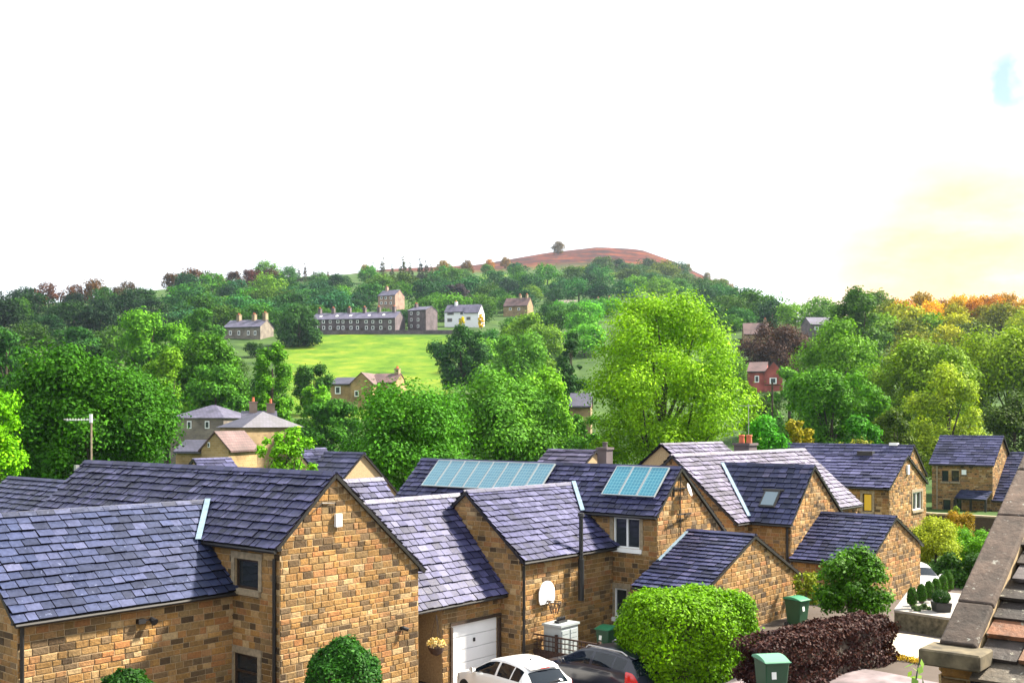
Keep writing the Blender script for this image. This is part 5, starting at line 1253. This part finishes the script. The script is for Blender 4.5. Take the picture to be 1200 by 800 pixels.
# leafy sprig by the kneeler and the tuft at the ramp's edge
sp = thing('climber', 'leafy pale green climber rising beside the close coped wall', 'plant')
q = at(1074, 9.6); zt = zv(776, 9.6)
g = MB(); g.tube([Vector((q.x, q.y, 4.5)), Vector((q.x-.03, q.y, zt-.3)), Vector((q.x+.02, q.y, zt))], [.012, .009, .004], 6); g.build('stem', M['bin_green'], sp)
pts = []; nr_ = []
for k in range(70):
    z = zt-.01-k*.022; a = k*2.4; pts.append((q.x+.05*math.cos(a)+rnd.uniform(-.03, .03), q.y+.05*math.sin(a), z)); nr_.append((math.cos(a)*.6, math.sin(a)*.6-.5, .7))
v, f = leaf_cloud(np.array(pts), np.array(nr_), .045, .62, .35); o = leaf_obj('leaves', [(v, f, 0)], [M['leaf']], sp); o.color = (.13, .24, .06, 1)
tq = []
for k in range(500):
    t = rnd.random(); x = at(1040+45*t, 30.6-.9*t); tq.append((x.x+rnd.uniform(-.2, .2), x.y+rnd.uniform(-.12, .12), tz(x.x, x.y)+rnd.uniform(.02, .14)))
v, f = leaf_cloud(np.array(tq), np.tile((0, -.3, 1.), (500, 1)), .05, .4, .7); o = leaf_obj('edging_plants', [(v, f, 0)], [M['leaf']]); o.color = (.3, .22, .02, 1); tag(o, 'low golden edging plants along the pale concrete ramp', 'plants', kind='stuff')

# every Empty still at the origin moves to its thing's base
for o in list(bpy.data.objects):
    if o.type == 'EMPTY' and o.parent is None and o.location.length < 1e-6 and o.children:
        lo = Vector((1e9,)*3); hi = -lo
        for ch in o.children:
            for c in ch.bound_box:
                c = Vector(c); lo = Vector(map(min, lo, c)); hi = Vector(map(max, hi, c))
        settle(o, ((lo.x+hi.x)/2, (lo.y+hi.y)/2, lo.z))

# ================================================================== light, sky, air, camera
SUN_AZ, SUN_EL = math.radians(70), math.radians(44)      # azimuth clockwise from straight ahead
sd = bpy.data.lights.new('sun', 'SUN'); so = bpy.data.objects.new('sun', sd); COL.objects.link(so)
sd.energy = 5; sd.angle = math.radians(4); sd.color = (1, .9, .74)
sv = Vector((math.sin(SUN_AZ)*math.cos(SUN_EL), math.cos(SUN_AZ)*math.cos(SUN_EL), math.sin(SUN_EL)))
so.rotation_euler = sv.to_track_quat('Z', 'Y').to_euler(); so.location = (30, 0, 60)
wd = bpy.data.worlds.new('World'); SC.world = wd; wd.use_nodes = True; nt = wd.node_tree; nt.nodes.clear()
out = N(nt, 'ShaderNodeOutputWorld')
sky = N(nt, 'ShaderNodeTexSky', sky_type='NISHITA'); sky.sun_disc = False; sky.sun_elevation = SUN_EL; sky.sun_rotation = SUN_AZ
b1 = N(nt, 'ShaderNodeBackground', i_Strength=.05); nt.links.new(sky.outputs[0], b1.inputs[0])
tc = N(nt, 'ShaderNodeTexCoord')
def dirmask(u, v, lo, hi):
    d = Vector(((u-600)/F, 1, (H0-v)/F)).normalized()
    vm = N(nt, 'ShaderNodeVectorMath', operation='DOT_PRODUCT'); nt.links.new(tc.outputs['Generated'], vm.inputs[0]); vm.inputs[1].default_value = d
    mr = N(nt, 'ShaderNodeMapRange'); mr.inputs[1].default_value = lo; mr.inputs[2].default_value = hi; nt.links.new(vm.outputs['Value'], mr.inputs[0]); return mr.outputs[0]
# bright cloud: white, warming towards the low sun behind the right hill
warm = dirmask(1140, 362, .987, .9992)
cl_ = N(nt, 'ShaderNodeTexNoise', i_Scale=5., i_Detail=8., i_Roughness=.62); mpp = N(nt, 'ShaderNodeMapping'); mpp.inputs['Scale'].default_value = (1, 1, 2.6); nt.links.new(tc.outputs['Generated'], mpp.inputs[0]); nt.links.new(mpp.outputs[0], cl_.inputs['Vector'])
wm = N(nt, 'ShaderNodeMath', operation='MULTIPLY'); nt.links.new(warm, wm.inputs[0]); cr_ = ramp(nt, [(.25, (.25,)*3), (.68, (1,)*3)]); nt.links.new(cl_.outputs['Fac'], cr_.inputs[0]); nt.links.new(cr_.outputs[0], wm.inputs[1])
wr_ = ramp(nt, [(0, (.93, .96, 1.)), (.32, (1, .72, .56)), (.58, (1, .64, .32)), (.9, (1, .52, .14))]); nt.links.new(wm.outputs[0], wr_.inputs[0]); ccol = wr_.outputs[0]
b2 = N(nt, 'ShaderNodeBackground', i_Strength=.43); nt.links.new(ccol, b2.inputs[0])
# the small blue gap upper right
gap = dirmask(1188, 96, .9994, .99988); gn = N(nt, 'ShaderNodeTexNoise', i_Scale=26., i_Detail=4.); nt.links.new(tc.outputs['Generated'], gn.inputs['Vector'])
gr = ramp(nt, [(.38, (0,)*3), (.62, (1,)*3)]); nt.links.new(gn.outputs['Fac'], gr.inputs[0])
gm = N(nt, 'ShaderNodeMath', operation='MULTIPLY'); nt.links.new(gap, gm.inputs[0]); nt.links.new(gr.outputs[0], gm.inputs[1])
mx = N(nt, 'ShaderNodeMixShader'); nt.links.new(gm.outputs[0], mx.inputs[0]); nt.links.new(b2.outputs[0], mx.inputs[1]); nt.links.new(b1.outputs[0], mx.inputs[2])
nt.links.new(mx.outputs[0], out.inputs['Surface'])
HAZE = 0.00006
if HAZE:
    m = bpy.data.materials.new('haze'); m.use_nodes = True; t_ = m.node_tree; t_.nodes.clear()
    pv = N(t_, 'ShaderNodeVolumePrincipled'); pv.inputs['Density'].default_value = HAZE; pv.inputs['Color'].default_value = (.6, .78, 1, 1); pv.inputs['Anisotropy'].default_value = .2
    oo = N(t_, 'ShaderNodeOutputMaterial'); t_.links.new(pv.outputs[0], oo.inputs['Volume'])
    g = MB(); g.box((0, 0, 0), (3300, 0, 0), (0, 3300, 0), (0, 0, 1)); hz = g.build('haze', m)
    zs = [v.co.z for v in bpy.data.objects['ground'].data.vertices]
    for v in hz.data.vertices: v.co.z = min(zs)-1 if v.co.z < 0 else max(270, max(zs)+25)
    tag(hz, kind='stuff')
cam = bpy.data.cameras.new('camera'); co = bpy.data.objects.new('camera', cam); COL.objects.link(co)
co.location = (0, 0, EYE); co.rotation_euler = (math.radians(90), 0, 0)
cam.sensor_width = 36; cam.lens = 36*F/1200; cam.shift_y = (H0-400)/1200; cam.clip_start = .1; cam.clip_end = 8000
SC.camera = co
SC.view_settings.view_transform = 'Standard'; SC.view_settings.look = 'None'; SC.view_settings.exposure = 1.95; SC.view_settings.gamma = 1
